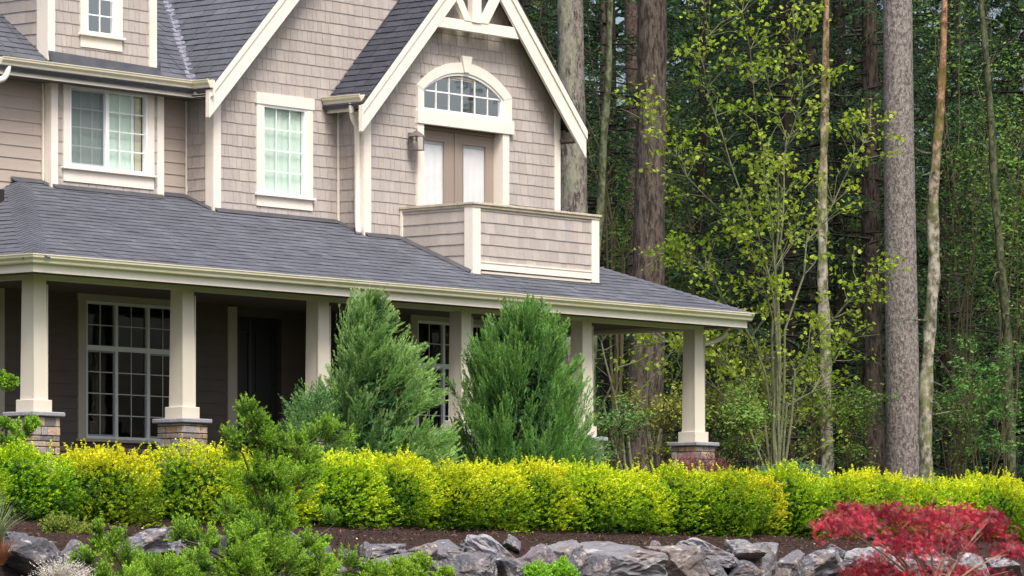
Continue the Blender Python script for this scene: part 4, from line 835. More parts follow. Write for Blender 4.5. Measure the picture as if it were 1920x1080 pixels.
# ================================================================== junipers by the porch
def profile_pts(r, n, prof, H, inner=.35, squash=1.0, lean=(0, 0)):
    t = r.random(n)**.85; R = np.interp(t, [p[0] for p in prof], [p[1] for p in prof]); a = r.uniform(0, 2*np.pi, n); q = np.sqrt(r.uniform(inner, 1, n))
    P = np.stack([np.cos(a)*R*q+lean[0]*t*t, np.sin(a)*R*q*squash+lean[1]*t*t, t*H], 1); return P, np.stack([np.cos(a), np.sin(a), 0*a], 1), t, q
def juniper(name, loc, H, prof, seed, up, out, n, k, pl, c_in, c_out, c_tip, lean=(0, 0), label='', bias=None, ll=.055, lw=.011, spread=.42, ang=.8, per=12):
    r = rng(seed); nb = n//per; T, O, t, q = profile_pts(r, nb, prof, H, .55, 1.0, lean); t_ = t[:, None]
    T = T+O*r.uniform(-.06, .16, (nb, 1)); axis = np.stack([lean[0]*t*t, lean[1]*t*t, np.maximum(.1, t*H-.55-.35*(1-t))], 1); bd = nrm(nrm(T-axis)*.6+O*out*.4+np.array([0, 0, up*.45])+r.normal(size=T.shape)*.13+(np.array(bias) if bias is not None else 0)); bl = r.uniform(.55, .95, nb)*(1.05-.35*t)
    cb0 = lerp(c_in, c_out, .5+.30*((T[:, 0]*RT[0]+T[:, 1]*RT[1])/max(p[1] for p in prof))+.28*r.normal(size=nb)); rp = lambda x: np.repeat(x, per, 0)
    f = r.random(nb*per)**.8; off = r.normal(size=(nb*per, 3))*.055*(1.2-f[:, None]); B = rp(T)-rp(bd)*(rp(bl)*(1-f))[:, None]+off; D = nrm(rp(bd)+off*3+np.array([0, 0, .25])+r.normal(size=B.shape)*.2); cb = rp(cb0)*(1+.15*r.normal(size=(nb*per, 1))); Ln = r.uniform(.7, 1.25, nb*per)*pl*(1.15-.6*f)*(1-.2*rp(t)); B = B-D*Ln[:, None]*.35
    cb = np.clip(cb, .005, .9); a = plumes2(B, D, Ln, 8, 9, r, cb, ll, lw*.72, .36, ang*.62, .03, .2, c_tip, .33)
    parts = [a]
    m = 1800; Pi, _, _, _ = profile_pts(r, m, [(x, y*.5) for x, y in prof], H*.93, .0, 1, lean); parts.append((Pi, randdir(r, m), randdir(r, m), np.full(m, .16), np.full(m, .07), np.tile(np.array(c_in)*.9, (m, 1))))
    root = empty(name, loc); tag(root, label, 'juniper')
    me = scat('juniper_foliage', parts); me.materials.append(M['needle']); f = bpy.data.objects.new('foliage', me); COL.objects.link(f); f.parent = root
    mb = MB(); mb.tube([(0, 0, -.3), (.03, .02, H*.4), (lean[0]*.6, lean[1]*.6, H*.8)], [.07, .05, .02], 8)
    for i in range(7): a_ = i*.9; mb.tube([(0, 0, .15+.2*i), (math.cos(a_)*.18, math.sin(a_)*.18, .4+.16*i), (math.cos(a_)*.28, math.sin(a_)*.28, .75+.17*i)], [.03, .02, .008], 5)
    mb.build('trunk', M['twig'], root).location = (0, 0, 0)
    return root
z0 = 3.15
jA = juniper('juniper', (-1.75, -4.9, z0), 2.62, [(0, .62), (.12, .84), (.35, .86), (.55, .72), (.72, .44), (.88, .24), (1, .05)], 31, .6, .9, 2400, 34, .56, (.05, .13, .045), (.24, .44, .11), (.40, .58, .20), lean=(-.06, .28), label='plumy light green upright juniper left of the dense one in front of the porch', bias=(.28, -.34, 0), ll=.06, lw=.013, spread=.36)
r = rng(77); P, O, t, q = profile_pts(r, 330, [(0, .45), (.4, .5), (.8, .28), (1, .05)], 1.25, .2)
D = nrm(O*.6+np.array([-.15, .2, .9])+r.normal(size=P.shape)*.25); me = scat('juniper_foliage', [plumes2(P-D*.2, D, r.uniform(.3, .5, 330), 8, 9, r, lerp((.05, .13, .045), (.20, .37, .11), r.random(330)), .045, .011)]); me.materials.append(M['needle'])
o = bpy.data.objects.new('young_juniper', me); COL.objects.link(o); o.location = (-2.90, -4.6, z0-.05); tag(o, 'low ragged juniper at the left foot of the plumy one', 'juniper')
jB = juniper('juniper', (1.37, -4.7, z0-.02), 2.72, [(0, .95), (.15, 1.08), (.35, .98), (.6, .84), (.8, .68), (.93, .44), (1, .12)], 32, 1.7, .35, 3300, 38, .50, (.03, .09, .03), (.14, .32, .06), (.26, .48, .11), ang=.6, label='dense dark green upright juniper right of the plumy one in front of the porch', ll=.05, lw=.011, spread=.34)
r = rng(78); P, O, t, q = profile_pts(r, 190, [(0, .5), (.5, .4), (1, .1)], .7, .1); D = nrm(O*.9+np.array([.45, -.5, .45])+r.normal(size=P.shape)*.2); me = scat('juniper_foliage', [plumes2(P-D*.2, D, r.uniform(.35, .55, 190), 8, 9, r, lerp((.09, .18, .07), (.18, .30, .13), r.random(190)), .045, .011)]); me.materials.append(M['needle'])
o = bpy.data.objects.new('spreading_juniper', me); COL.objects.link(o); o.location = (2.15, -5.0, z0+.12); tag(o, 'pale feathery juniper spreading at the right foot of the dense one', 'juniper')

# ================================================================== fluffy foreground junipers built on arching branches
def arch_juniper(name, branches, seed, label, cols, dens=60, pl=.17, cat_='juniper', wood=True, tip=None, slim=1.0, dv=0):
    r = rng(seed); root = empty(name, branches[0][0][0]); tag(root, label, cat_); parts = []; mb = MB()
    for pts, thick, k in branches:
        thick *= slim; pts = np.array([tuple(p) for p in pts], float); pts[:, 2] -= dv*.0068; seg = np.linalg.norm(np.diff(pts, axis=0), axis=1); cum = np.concatenate([[0], np.cumsum(seg)]); Ltot = cum[-1]; nc = max(3, int(dens*Ltot*k/11)); per = 15; n = nc*per; s = np.repeat(r.random(nc)**.9*Ltot, per)
        P = np.stack([np.interp(s, cum, pts[:, i]) for i in range(3)], 1); T = np.stack([np.interp(np.minimum(s+.06, Ltot), cum, pts[:, i]) for i in range(3)], 1)-P+1e-6; T = nrm(T)
        f = s/Ltot; off = np.repeat(randdir(r, nc), per, 0)+r.normal(size=(n, 3))*.12; off[:, 2] += .12; off -= T*np.sum(off*T, 1, keepdims=True); off = nrm(off); env = np.repeat(thick*(1.15-.75*f[::per])*r.random(nc)**.4, per)
        D = nrm(T*.55+off*.7+np.array([0, 0, .35])+r.normal(size=(n, 3))*.42); B = P+off*env[:, None]*.85; Ln = np.repeat(r.uniform(.7, 1.4, nc), per)*r.uniform(.75, 1.2, n)*pl*(1-.2*f)
        y = .45+.2*vnoise(B, 5, seed)+np.repeat(.26*r.normal(size=nc), per)+.1*r.normal(size=n)+.8*(env/thick-.5); cb = lerp(cols[0], cols[1], y)  # leaf colour darkens toward the branch, standing in for inner shade
        parts.append(plumes2(B, D, Ln, 8, 8, r, cb, .034, .010, .36, .62, .08, .12, tip or tuple(min(1, q*1.35) for q in cols[1]), .7))
        if wood: mb.tube([Vector(p)-root.location for p in pts], [max(.005, .022*(1-i/len(pts))) for i in range(len(pts))], 6)
    P, D, S, L, Wd, C = cat(parts); P = P-np.array(root.location); me = leaf_mesh('juniper_foliage', P, D, S, L, Wd, C); me.materials.append(M['needle']); f = bpy.data.objects.new('foliage', me); COL.objects.link(f); f.parent = root
    if wood: w = mb.build('branch', M['twig'], root); w.location = (0, 0, 0)
    return root
def row(u, v, Y):                    # point on a vertical plane parallel to the facade
    x, z = fp(u, v, Y); return Vector((x, Y, z))
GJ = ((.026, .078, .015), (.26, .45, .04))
def BR(Y, *uv): return [row(u, v, Y+i*.0) for i, (u, v) in enumerate(uv)]
yj = -11.4
big = [(BR(yj, (525, 1110), (520, 1000), (515, 900), (480, 790)), .20, 1.3), (BR(yj, (520, 960), (540, 880), (585, 840), (645, 815)), .20, 1.3), (BR(yj-.1, (520, 1000), (480, 920), (455, 850), (428, 835)), .16, 1.0),
       (BR(yj-.2, (520, 1060), (470, 1000), (420, 960)), .2, 1.2), (BR(yj-.3, (500, 1110), (540, 1060), (590, 1010), (625, 985)), .15, 1.0),
       (BR(yj-.3, (470, 1110), (430, 1050), (370, 1020), (335, 1010)), .17, 1.2), (BR(yj-.2, (520, 930), (500, 850), (462, 800), (470, 775)), .15, 1.2), (BR(yj-.4, (560, 1110), (600, 1080), (680, 1065)), .13, 1.1), (BR(yj-.1, (540, 940), (570, 900), (560, 850), (520, 815)), .18, 1.1), (BR(yj-.3, (520, 1110), (490, 1050), (500, 1000), (530, 950)), .22, 1.5), (BR(yj-.5, (480, 1110), (450, 1070), (440, 1030), (480, 1000)), .2, 1.3)]
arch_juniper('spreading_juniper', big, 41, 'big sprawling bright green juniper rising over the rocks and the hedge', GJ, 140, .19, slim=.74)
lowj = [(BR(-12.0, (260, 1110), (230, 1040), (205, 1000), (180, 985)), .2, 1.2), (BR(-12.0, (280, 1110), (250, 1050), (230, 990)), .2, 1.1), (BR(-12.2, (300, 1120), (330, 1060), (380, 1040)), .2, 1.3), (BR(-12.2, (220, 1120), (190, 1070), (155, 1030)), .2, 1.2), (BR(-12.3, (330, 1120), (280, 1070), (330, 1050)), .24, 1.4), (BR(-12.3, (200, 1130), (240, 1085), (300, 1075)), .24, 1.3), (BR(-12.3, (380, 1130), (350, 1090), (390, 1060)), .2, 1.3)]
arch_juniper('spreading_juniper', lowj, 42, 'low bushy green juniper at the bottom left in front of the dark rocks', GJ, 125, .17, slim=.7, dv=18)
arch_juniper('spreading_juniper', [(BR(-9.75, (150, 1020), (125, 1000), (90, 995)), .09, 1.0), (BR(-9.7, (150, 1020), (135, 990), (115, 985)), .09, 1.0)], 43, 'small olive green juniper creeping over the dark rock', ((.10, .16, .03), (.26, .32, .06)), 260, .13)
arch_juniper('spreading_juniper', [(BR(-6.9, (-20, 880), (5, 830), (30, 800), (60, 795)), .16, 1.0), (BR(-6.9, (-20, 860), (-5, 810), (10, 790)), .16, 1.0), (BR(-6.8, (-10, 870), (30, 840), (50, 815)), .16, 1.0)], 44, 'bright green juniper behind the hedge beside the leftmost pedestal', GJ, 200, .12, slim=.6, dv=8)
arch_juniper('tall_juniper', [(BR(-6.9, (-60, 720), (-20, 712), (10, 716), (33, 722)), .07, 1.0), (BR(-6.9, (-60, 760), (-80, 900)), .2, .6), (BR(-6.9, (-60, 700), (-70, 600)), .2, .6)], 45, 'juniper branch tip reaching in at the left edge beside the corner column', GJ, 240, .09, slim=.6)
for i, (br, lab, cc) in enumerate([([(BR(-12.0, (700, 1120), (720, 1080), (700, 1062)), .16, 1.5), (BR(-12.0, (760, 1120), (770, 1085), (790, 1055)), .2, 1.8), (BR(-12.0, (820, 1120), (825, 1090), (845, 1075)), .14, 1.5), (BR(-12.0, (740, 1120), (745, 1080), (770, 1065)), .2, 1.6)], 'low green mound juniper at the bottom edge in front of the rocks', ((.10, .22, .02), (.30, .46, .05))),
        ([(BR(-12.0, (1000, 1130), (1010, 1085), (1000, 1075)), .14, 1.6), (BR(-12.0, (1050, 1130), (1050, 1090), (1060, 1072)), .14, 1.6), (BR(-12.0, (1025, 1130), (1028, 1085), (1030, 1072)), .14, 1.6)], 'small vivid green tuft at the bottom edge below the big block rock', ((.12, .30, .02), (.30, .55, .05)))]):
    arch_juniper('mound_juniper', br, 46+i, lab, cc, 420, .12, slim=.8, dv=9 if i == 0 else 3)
# heather, grass, small red tuft at the lower left
r = rng(90); p0 = row(115, 1095, -12.6); n = 260; O = randdir(r, n); O[:, 2] = np.abs(O[:, 2])*.9+.1; O = nrm(O); P = O*r.uniform(.02, .08, n)[:, None]; me = scat('heather_tips', [plumes(P, nrm(O+r.normal(size=(n, 3))*.15), r.uniform(.16, .30, n), 20, .02, .012, .7, 0, r, cbase=(.30, .30, .20), ctip=(.72, .66, .60), cvar=.12)]); me.materials.append(M['leaf'])
o = bpy.data.objects.new('heather', me); COL.objects.link(o); o.location = p0; o.scale = (1.2, 1.2, .95); tag(o, 'white flowering heather at the bottom left below the dark boulder', 'shrub')
def grass(loc, n, h, seed, cb, ct, label, nm='ornamental_grass', w=.012, sp=.5):
    r = rng(seed); a = r.uniform(0, 6.28, n); L = h*r.uniform(.6, 1.1, n); tilt = r.uniform(.05, sp, n); V_ = []; C_ = []
    for i in range(n):
        d = np.array([math.cos(a[i]), math.sin(a[i]), 0]); s = np.array([-d[1], d[0], 0]); b = d*.03*r.random(); prev = b
        for j in range(5):
            t = (j+1)/5; p = b+d*L[i]*tilt[i]*(t+t*t*.9)+np.array([0, 0, 1])*L[i]*(t-.32*tilt[i]*2*t*t); w0, w1 = w*(1-.8*(j/5)), w*(1-.8*t)
            V_.append([prev-s*w0/2, prev+s*w0/2, p+s*w1/2, p-s*w1/2]); C_.append(np.array(cb)*(1-t)+np.array(ct)*t); prev = p
    me = quads('grass_blades', np.array(V_), np.array(C_)); me.materials.append(M['leaf']); o = bpy.data.objects.new(nm, me); COL.objects.link(o); o.location = loc; tag(o, label, 'grass'); return o
grass(row(-8, 1025, -10.9), 150, .62, 91, (.10, .18, .05), (.36, .44, .22), 'tufted ornamental grass arching at the left edge')
grass(row(2, 1060, -11.2), 90, .34, 92, (.16, .06, .03), (.28, .11, .05), 'rust red grass tuft at the left edge under the green one', 'red_grass')

# ================================================================== red laceleaf maple
def grow(mb, tips, p, d, L, rad, lev, rg, spread=.7, up=.1, gnarl=.25, n=3, shrink=.72, seg=4):
    pts = [Vector(p)]; d = Vector(d).normalized(); nodes = []
    for i in range(seg):
        d = (d+Vector((rg.gauss(0, gnarl), rg.gauss(0, gnarl), rg.gauss(0, gnarl)+up))*.5).normalized(); pts.append(pts[-1]+d*L/seg); nodes.append((pts[-1], d.copy()))
    mb.tube(pts, [rad*(1-.45*i/seg) for i in range(seg+1)], 5 if rad < .02 else 7, cap=False)
    if lev == 0 or rad < .002:
        tips += [(q, dd) for q, dd in nodes]; return
    if lev == 1: tips += [(q, dd) for q, dd in nodes[1:]]
    for k in range(n):
        q, dd = nodes[min(seg-1, int(seg*(.35+.65*(k+1)/n)))]; v = Vector((rg.gauss(0, 1), rg.gauss(0, 1), rg.gauss(0, .6))); nd = (dd+v.normalized()*spread).normalized()
        grow(mb, tips, q, nd, L*shrink*rg.uniform(.8, 1.15), rad*.55, lev-1, rg, spread, up, gnarl, n, shrink, seg)
rg = random.Random(12); base = row(1752, 1135, -12.5); mb = MB(); tips = []; root = empty('red_maple', base); tag(root, 'crimson laceleaf maple with arching branches in front of the rocks at the lower right', 'maple tree')
r = rng(95)
lobes = [(1600, 980, .6), (1560, 975, .3), (1665, 955, .55), (1740, 965, .6), (1800, 960, .55), (1850, 990, .55), (1900, 1030, .4), (1700, 1010, .62), (1770, 1010, .6), (1640, 1050, .55), (1720, 1075, .6), (1830, 1075, .5), (1592, 952, .35), (1860, 965, .35), (1670, 1085, .5), (1880, 1080, .3), (1790, 1065, .4), (1610, 1070, .42)]
PP, DD, CC, LL = [], [], [], []
for i, (u, v, s) in enumerate(lobes):
    cpt = row(u, v, -12.5+rg.uniform(-.45, .45)); mid = (cpt+base)/2+Vector((0, 0, .12)); mb.tube([base+Vector((0, 0, -.1)), base+(mid-base)*.5+Vector((rg.gauss(0, .04), 0, .05)), mid, cpt], [.03, .02, .012, .005], 6)
    for k in range(6):
        e = cpt+Vector((rg.gauss(0, .22), rg.gauss(0, .2), rg.gauss(0, .08)))*(s*1.5); mb.tube([mid+(cpt-mid)*rg.random(), (cpt+e)/2+Vector((0, 0, .05)), e], [.006, .004, .002], 4)
    n = int((760 if v < 1035 else 330)*s); o_ = r.normal(size=(n, 3))*np.array([.27, .24, .10])*s*1.25; o_[:, 2] -= (o_[:, 0]**2+o_[:, 1]**2)*.8; PP.append(np.array(cpt)+o_)
    DD.append(nrm(np.stack([o_[:, 0]*2, o_[:, 1]*2, np.full(n, -.55)], 1)+r.normal(size=(n, 3))*.45)); y = .5+.35*vnoise(PP[-1], 6, i)+.2*r.normal(size=n); CC.append(lerp((.22, .016, .035), (.60, .055, .09), y)); LL.append(np.full(n, .085))
P = np.concatenate(PP); D = np.concatenate(DD); C = np.concatenate(CC); n = len(P); hot = vnoise(P, 9, 5) > 1.25; C[hot] = (.60, .05, .04); dull = r.random(n) < .2; C[dull] = (.33, .12, .14); parts = []
for k in range(5):
    S0 = nrm(np.cross(D, r.normal(size=D.shape))) if k == 0 else S0; an = (k-2)*.42; d2_ = nrm(D*math.cos(an)+S0*math.sin(an)); parts.append((P-np.array(base), d2_, np.cross(d2_, S0)*.3+S0*math.cos(an)-D*math.sin(an), np.full(n, .085 if k in (1, 2, 3) else .06), np.full(n, .009), C*(1+r.uniform(-.15, .15, (n, 1)))))
me = scat('red_leaves', parts); me.materials.append(M['redleaf']); f = bpy.data.objects.new('foliage', me); COL.objects.link(f); f.parent = root
w = mb.build('branch', mat('maple_twig_bark', (.26, .17, .12), .8), root)

# ================================================================== rocks
import bmesh
def rock_mesh(seed, flat=.0, detail=3):
    rg = random.Random(seed); bm = bmesh.new(); n = rg.randint(11, 16)
    for i in range(n):
        v = Vector((rg.gauss(0, 1), rg.gauss(0, 1), rg.gauss(0, 1))).normalized(); m = max(abs(v.x), abs(v.y), abs(v.z)); v = v*(.55+.45/m)*.62*rg.uniform(.82, 1.0)
        bm.verts.new((max(-.5, min(.5, v.x)), max(-.5, min(.5, v.y)), max(-.5, min(.5, v.z))))
    h = bmesh.ops.convex_hull(bm, input=bm.verts); bmesh.ops.delete(bm, geom=[e for e in h['geom_interior'] if isinstance(e, bmesh.types.BMVert)], context='VERTS')
    bmesh.ops.dissolve_limit(bm, angle_limit=.22, verts=bm.verts, edges=bm.edges)
    bmesh.ops.bevel(bm, geom=list(bm.edges), offset=.016, segments=1, affect='EDGES', profile=.6)
    bmesh.ops.triangulate(bm, faces=bm.faces); 
    for _ in range(detail): bmesh.ops.subdivide_edges(bm, edges=[e for e in bm.edges if e.calc_length() > .05], cuts=1, use_grid_fill=False); bmesh.ops.triangulate(bm, faces=bm.faces)
    off = Vector((seed*3.1, seed*1.7, 0))
    for v in bm.verts:
        q = v.co*3.2+off; v.co += v.co.normalized()*(noise.noise(q)*.05-abs(noise.noise(q*1.3+Vector((9, 9, 9))))**.5*.07+.035-abs(noise.noise(q*3.1))*.05+noise.noise(q*8)*.012)
    me = bpy.data.meshes.new('rock'); bm.to_mesh(me); bm.free(); me.materials.append(M['rock']); return me
RM = [rock_mesh(s) for s in range(20, 30)]
dg, mg, lg_, br_, pu = (.5, .5, .54), (.85, .85, .88), (1.55, 1.55, 1.6), (1.1, .92, .78), (.95, .82, .85)
rocks = [
 (15, 1008, 100, 50, -10.9, dg, 'large dark flat topped boulder beside the white heather', 118, 70),
 (38, 1012, 52, 22, -10.3, dg, 'thin dark slab behind the large dark boulder', 0, 0),
 (133, 1030, 38, 32, -10.6, mg, 'small grey rock right of the large dark boulder', 0, 0),
 (125, 1058, 55, 40, -11.0, dg, 'cracked dark rock between the dark boulder and the heather', 0, 0),
 (203, 1014, 28, 20, -10.3, mg, 'small grey rock left of the smooth grey one', 0, 0),
 (283, 1020, 76, 44, -10.6, (1.1, 1.12, 1.2), 'smooth bluish grey boulder under the gap in the hedge', 0, 0),
 (342, 1017, 34, 24, -10.4, lg_, 'pale rock touching the smooth bluish boulder', 0, 0),
 (420, 1035, 60, 50, -10.6, dg, 'dark rock behind the left branches of the big juniper', 0, 0),
 (490, 1035, 70, 60, -10.6, mg, 'grey rock behind the stems of the big juniper', 0, 0),
 (550, 1010, 40, 34, -10.35, (1.4, 1.5, 1.55), 'pale rock seen through the big juniper', 0, 0),
 (603, 1056, 76, 64, -10.8, mg, 'broad flat faced grey rock right of the big juniper', 0, 0),
 (656, 1045, 34, 26, -10.5, dg, 'small dark rock between two broad grey ones', 0, 0),
 (682, 1040, 22, 40, -10.55, mg, 'narrow upright grey rock', 0, 0),
 (730, 1031, 100, 18, -10.5, mg, 'long thin slab lying on top of a broad rock', 0, 0),
 (728, 1063, 104, 52, -10.75, (.8, .78, .82), 'broad rock under the long thin slab', 0, 0),
 (792, 1037, 40, 36, -10.5, br_, 'rounded brownish rock at the end of the thin slab', 0, 0),
 (836, 1034, 60, 34, -10.5, mg, 'wedge shaped grey rock right of the brownish one', 0, 0),
 (870, 1066, 86, 50, -10.85, mg, 'grey cracked rock low below the wedge shaped one', 0, 0),
 (884, 1040, 44, 28, -10.45, dg, 'dark rock left of the tilted pale slab', 0, 0),
 (930, 1036, 92, 46, -10.6, lg_, 'pale slab tilted down to the right', 0, 0),
 (945, 1070, 70, 36, -10.9, dg, 'dark rock under the tilted pale slab', 0, 0),
 (961, 1024, 36, 26, -10.3, mg, 'small rock behind the tilted pale slab', 0, 0),
 (996, 1048, 58, 58, -10.65, pu, 'purplish pointed rock right of the tilted pale slab', 0, 0),
 (1020, 1040, 40, 26, -10.4, mg, 'small slab right of the purplish rock', 0, 0),
 (1050, 1038, 66, 54, -10.55, (1.1, 1.08, 1.05), 'pale topped grey boulder left of the big block', 0, 0),
 (1078, 1062, 40, 46, -10.8, dg, 'dark narrow rock wedged against the big block', 0, 0),
 (1156, 1050, 156, 74, -10.8, (1.05, 1.05, 1.05), 'biggest squared grey block in the wall', 0, 0),
 (1110, 1068, 50, 46, -11.0, dg, 'dark triangular rock in front of the big block', 0, 0),
 (1268, 1050, 84, 60, -10.7, br_, 'brown grey rock sloping down right of the big block', 0, 0),
 (1330, 1034, 88, 36, -10.5, lg_, 'pale split boulder with a rounded top', 0, 0),
 (1330, 1068, 56, 34, -10.85, (.7, .78, .76), 'greenish dark rock below the pale split boulder', 0, 0),
 (1398, 1038, 72, 42, -10.55, (1.15, 1.13, 1.1), 'grey boulder right of the pale split one', 0, 0),
 (1385, 1072, 50, 34, -10.9, dg, 'dark rock at the bottom below the grey boulder', 0, 0),
 (1440, 1052, 56, 56, -10.65, (1.15, 1.13, 1.1), 'upright pale grey rock in the right half of the wall', 0, 0),
 (1484, 1055, 42, 42, -10.7, mg, 'squarish grey rock right of the upright pale one', 0, 0),
 (1532, 1058, 74, 44, -10.7, (1.0, 1.0, 1.08), 'flat topped dark faced rock left of the red maple', 0, 0),
 (1590, 1045, 40, 20, -10.45, lg_, 'small pale rock at the left edge of the red maple', 0, 0),
 (1628, 1045, 62, 32, -10.55, (2.0, 2.0, 1.95), 'whitish rock seen through the left branches of the red maple', 0, 0),
 (1685, 1062, 60, 40, -10.7, (1.7, 1.7, 1.65), 'pale rock behind the stems of the red maple', 0, 0),
 (1760, 1056, 90, 42, -10.6, (2.0, 2.0, 1.95), 'large whitish rock behind the middle of the red maple', 0, 0),
 (1822, 1058, 50, 38, -10.6, (2.0, 2.0, 1.95), 'whitish rock behind the right branches of the red maple', 0, 0),
 (1885, 1066, 66, 36, -10.7, (1.6, 1.6, 1.65), 'pale grey rock at the right edge below the maple tips', 0, 0)]
rg = random.Random(8)
for u, v, wp, lab in [(150, 1075, 30, 'little dark rock low beside the heather'), (230, 1035, 26, 'little rock half under the bottom left juniper'), (312, 1045, 30, 'little rock just under the smooth bluish boulder'), (375, 1020, 26, 'little rock on the bed left of the big juniper'), (640, 1072, 26, 'little rock filling the joint right of the broad flat faced one'), (668, 1068, 24, 'little rock under the narrow upright one'), (812, 1062, 28, 'little rock under the brownish rounded one'), (915, 1074, 26, 'little rock at the bottom under the tilted slab'), (975, 1076, 28, 'little rock at the bottom left of the purplish pointed one'), (1036, 1072, 30, 'little rock low under the pale topped boulder'), (1225, 1026, 24, 'little rock on top between the big block and the brown one'), (1240, 1076, 28, 'little rock at the bottom right of the big block'), (1300, 1054, 24, 'little rock under the left end of the pale split boulder'), (1362, 1052, 26, 'little rock between the pale split boulder and its grey neighbour'), (1412, 1070, 26, 'little rock at the bottom left of the upright pale one'), (1466, 1078, 26, 'little rock at the bottom right of the upright pale one'), (1508, 1074, 30, 'little dark rock left of the flat topped one at the bottom'), (1568, 1030, 24, 'little rock on the mulch left of the red maple')]: rocks.append((u, v, wp, wp*.85, -10.72 if v > 1040 else -10.4, rg.choice([dg, mg, pu, br_]), lab, 0, 0))
for i, (u, v, wp, hp, Y, tone, lab, uu, hh) in enumerate(rocks):
    if uu: u, wp, hp, v = 65, 100, 58, 1038
    c = row(u, v, Y); s = FP/((c.x-CX)*FW[0]+(c.y-CY)*FW[1]); o = bpy.data.objects.new('rock', RM[i % 10]); COL.objects.link(o); o.location = c
    wd_, hd_ = wp/s*1.40, hp/s*1.5; c.z -= hd_*.10; o.location = c; o.scale = (wd_, max(.35, wd_*.8) if hp > 30 else wd_*.8, hd_); o.rotation_euler = (rg.uniform(-.12, .12), rg.uniform(-.15, .15)+(.35 if 'tilted' in lab else 0), ANG-math.pi/2+rg.uniform(-.35, .35)); o.color = (*tone, 1)
    tag(o, lab, 'rock', 'rocks of the retaining wall')
# bark chips on the bed
r = rng(99); n = 9000; X = r.uniform(-15.5, 9.5, n); Y = r.uniform(-10.45, -8.7, n); Z = np.array([gz(a, b) for a, b in zip(X, Y)])+.045; D = randdir(r, n); D[:, 2] *= .3; D = nrm(D); S = np.cross(D, np.array([0, 0, 1.]))+r.normal(size=(n, 3))*.3
C = lerp((.045, .025, .02), (.19, .13, .10), r.random(n)**2.2); C[r.random(n) < .012] = (.5, .5, .4); me = leaf_mesh('chips', np.stack([X, Y, Z], 1), D, S, r.uniform(.02, .06, n), r.uniform(.012, .022, n), C); me.materials.append(M['chip']); o = bpy.data.objects.new('bark_chips', me); COL.objects.link(o); o['kind'] = 'stuff'; o['category'] = 'bark mulch'; o['label'] = 'loose bark chips scattered on the mulch bed'
# ================================================================== woodland trees
def trunk_mesh(pts, rads, seed, rough=.05, ridge=18, seg=28, step=.12, bulge=0, tintf=None):
    """continuous bark surface along a polyline, flared and ridged"""
    pts = [np.array(p, float) for p in pts]; sl = [0]
    for a, b in zip(pts, pts[1:]): sl.append(sl[-1]+np.linalg.norm(b-a))
    n = max(8, int(sl[-1]/step)); s = np.linspace(0, sl[-1], n); P = np.stack([np.interp(s, sl, [p[i] for p in pts]) for i in range(3)], 1)
    for _ in range(6): P[1:-1] = (P[:-2]+2*P[1:-1]+P[2:])/4
    R = np.interp(s, sl, rads); a = np.linspace(0, 2*np.pi, seg, endpoint=False); r = rng(seed); ph = r.uniform(0, 6.28, 8)
    A, Z = np.meshgrid(a, s); tw = .25*np.sin(Z*.35+ph[0]); q = A+tw
    rr = 1+rough*(.5*np.sin(ridge*q+1.6*np.sin(Z*1.3+ph[1]))+.4*np.sin((ridge*1.7)*q+2.3*np.sin(Z*2.1+ph[2]))+.5*np.sin(3*q+Z*.6+ph[3])*.8)+bulge*np.sin(Z*2.9+3*np.sin(q*1.0+ph[4])+ph[5])*.5+bulge*np.sin(Z*7+q*2+ph[6])*.4
    rr += r.normal(size=rr.shape)*rough*.25; X = P[:, 0:1]+np.cos(A)*R[:, None]*rr; Y = P[:, 1:2]+np.sin(A)*R[:, None]*rr; V = np.stack([X, Y, np.broadcast_to(P[:, 2:3], X.shape)], -1).reshape(-1, 3)
    i, j = np.meshgrid(np.arange(n-1), np.arange(seg), indexing='ij'); F = np.stack([i*seg+j, i*seg+(j+1) % seg, (i+1)*seg+(j+1) % seg, (i+1)*seg+j], -1).reshape(-1, 4)
    me = bpy.data.meshes.new('trunk'); me.from_pydata([tuple(v) for v in V], [], [tuple(f) for f in F]); at_ = me.attributes.new('tint', 'FLOAT_COLOR', 'FACE'); c = np.ones((len(F), 4), np.float32)
    if tintf: zz = P[i.ravel(), 2]; c[:, :3] = tintf(zz, a[j.ravel()], r)
    at_.data.foreach_set('color', c.ravel()); me.polygons.foreach_set('use_smooth', [True]*len(F)); return me
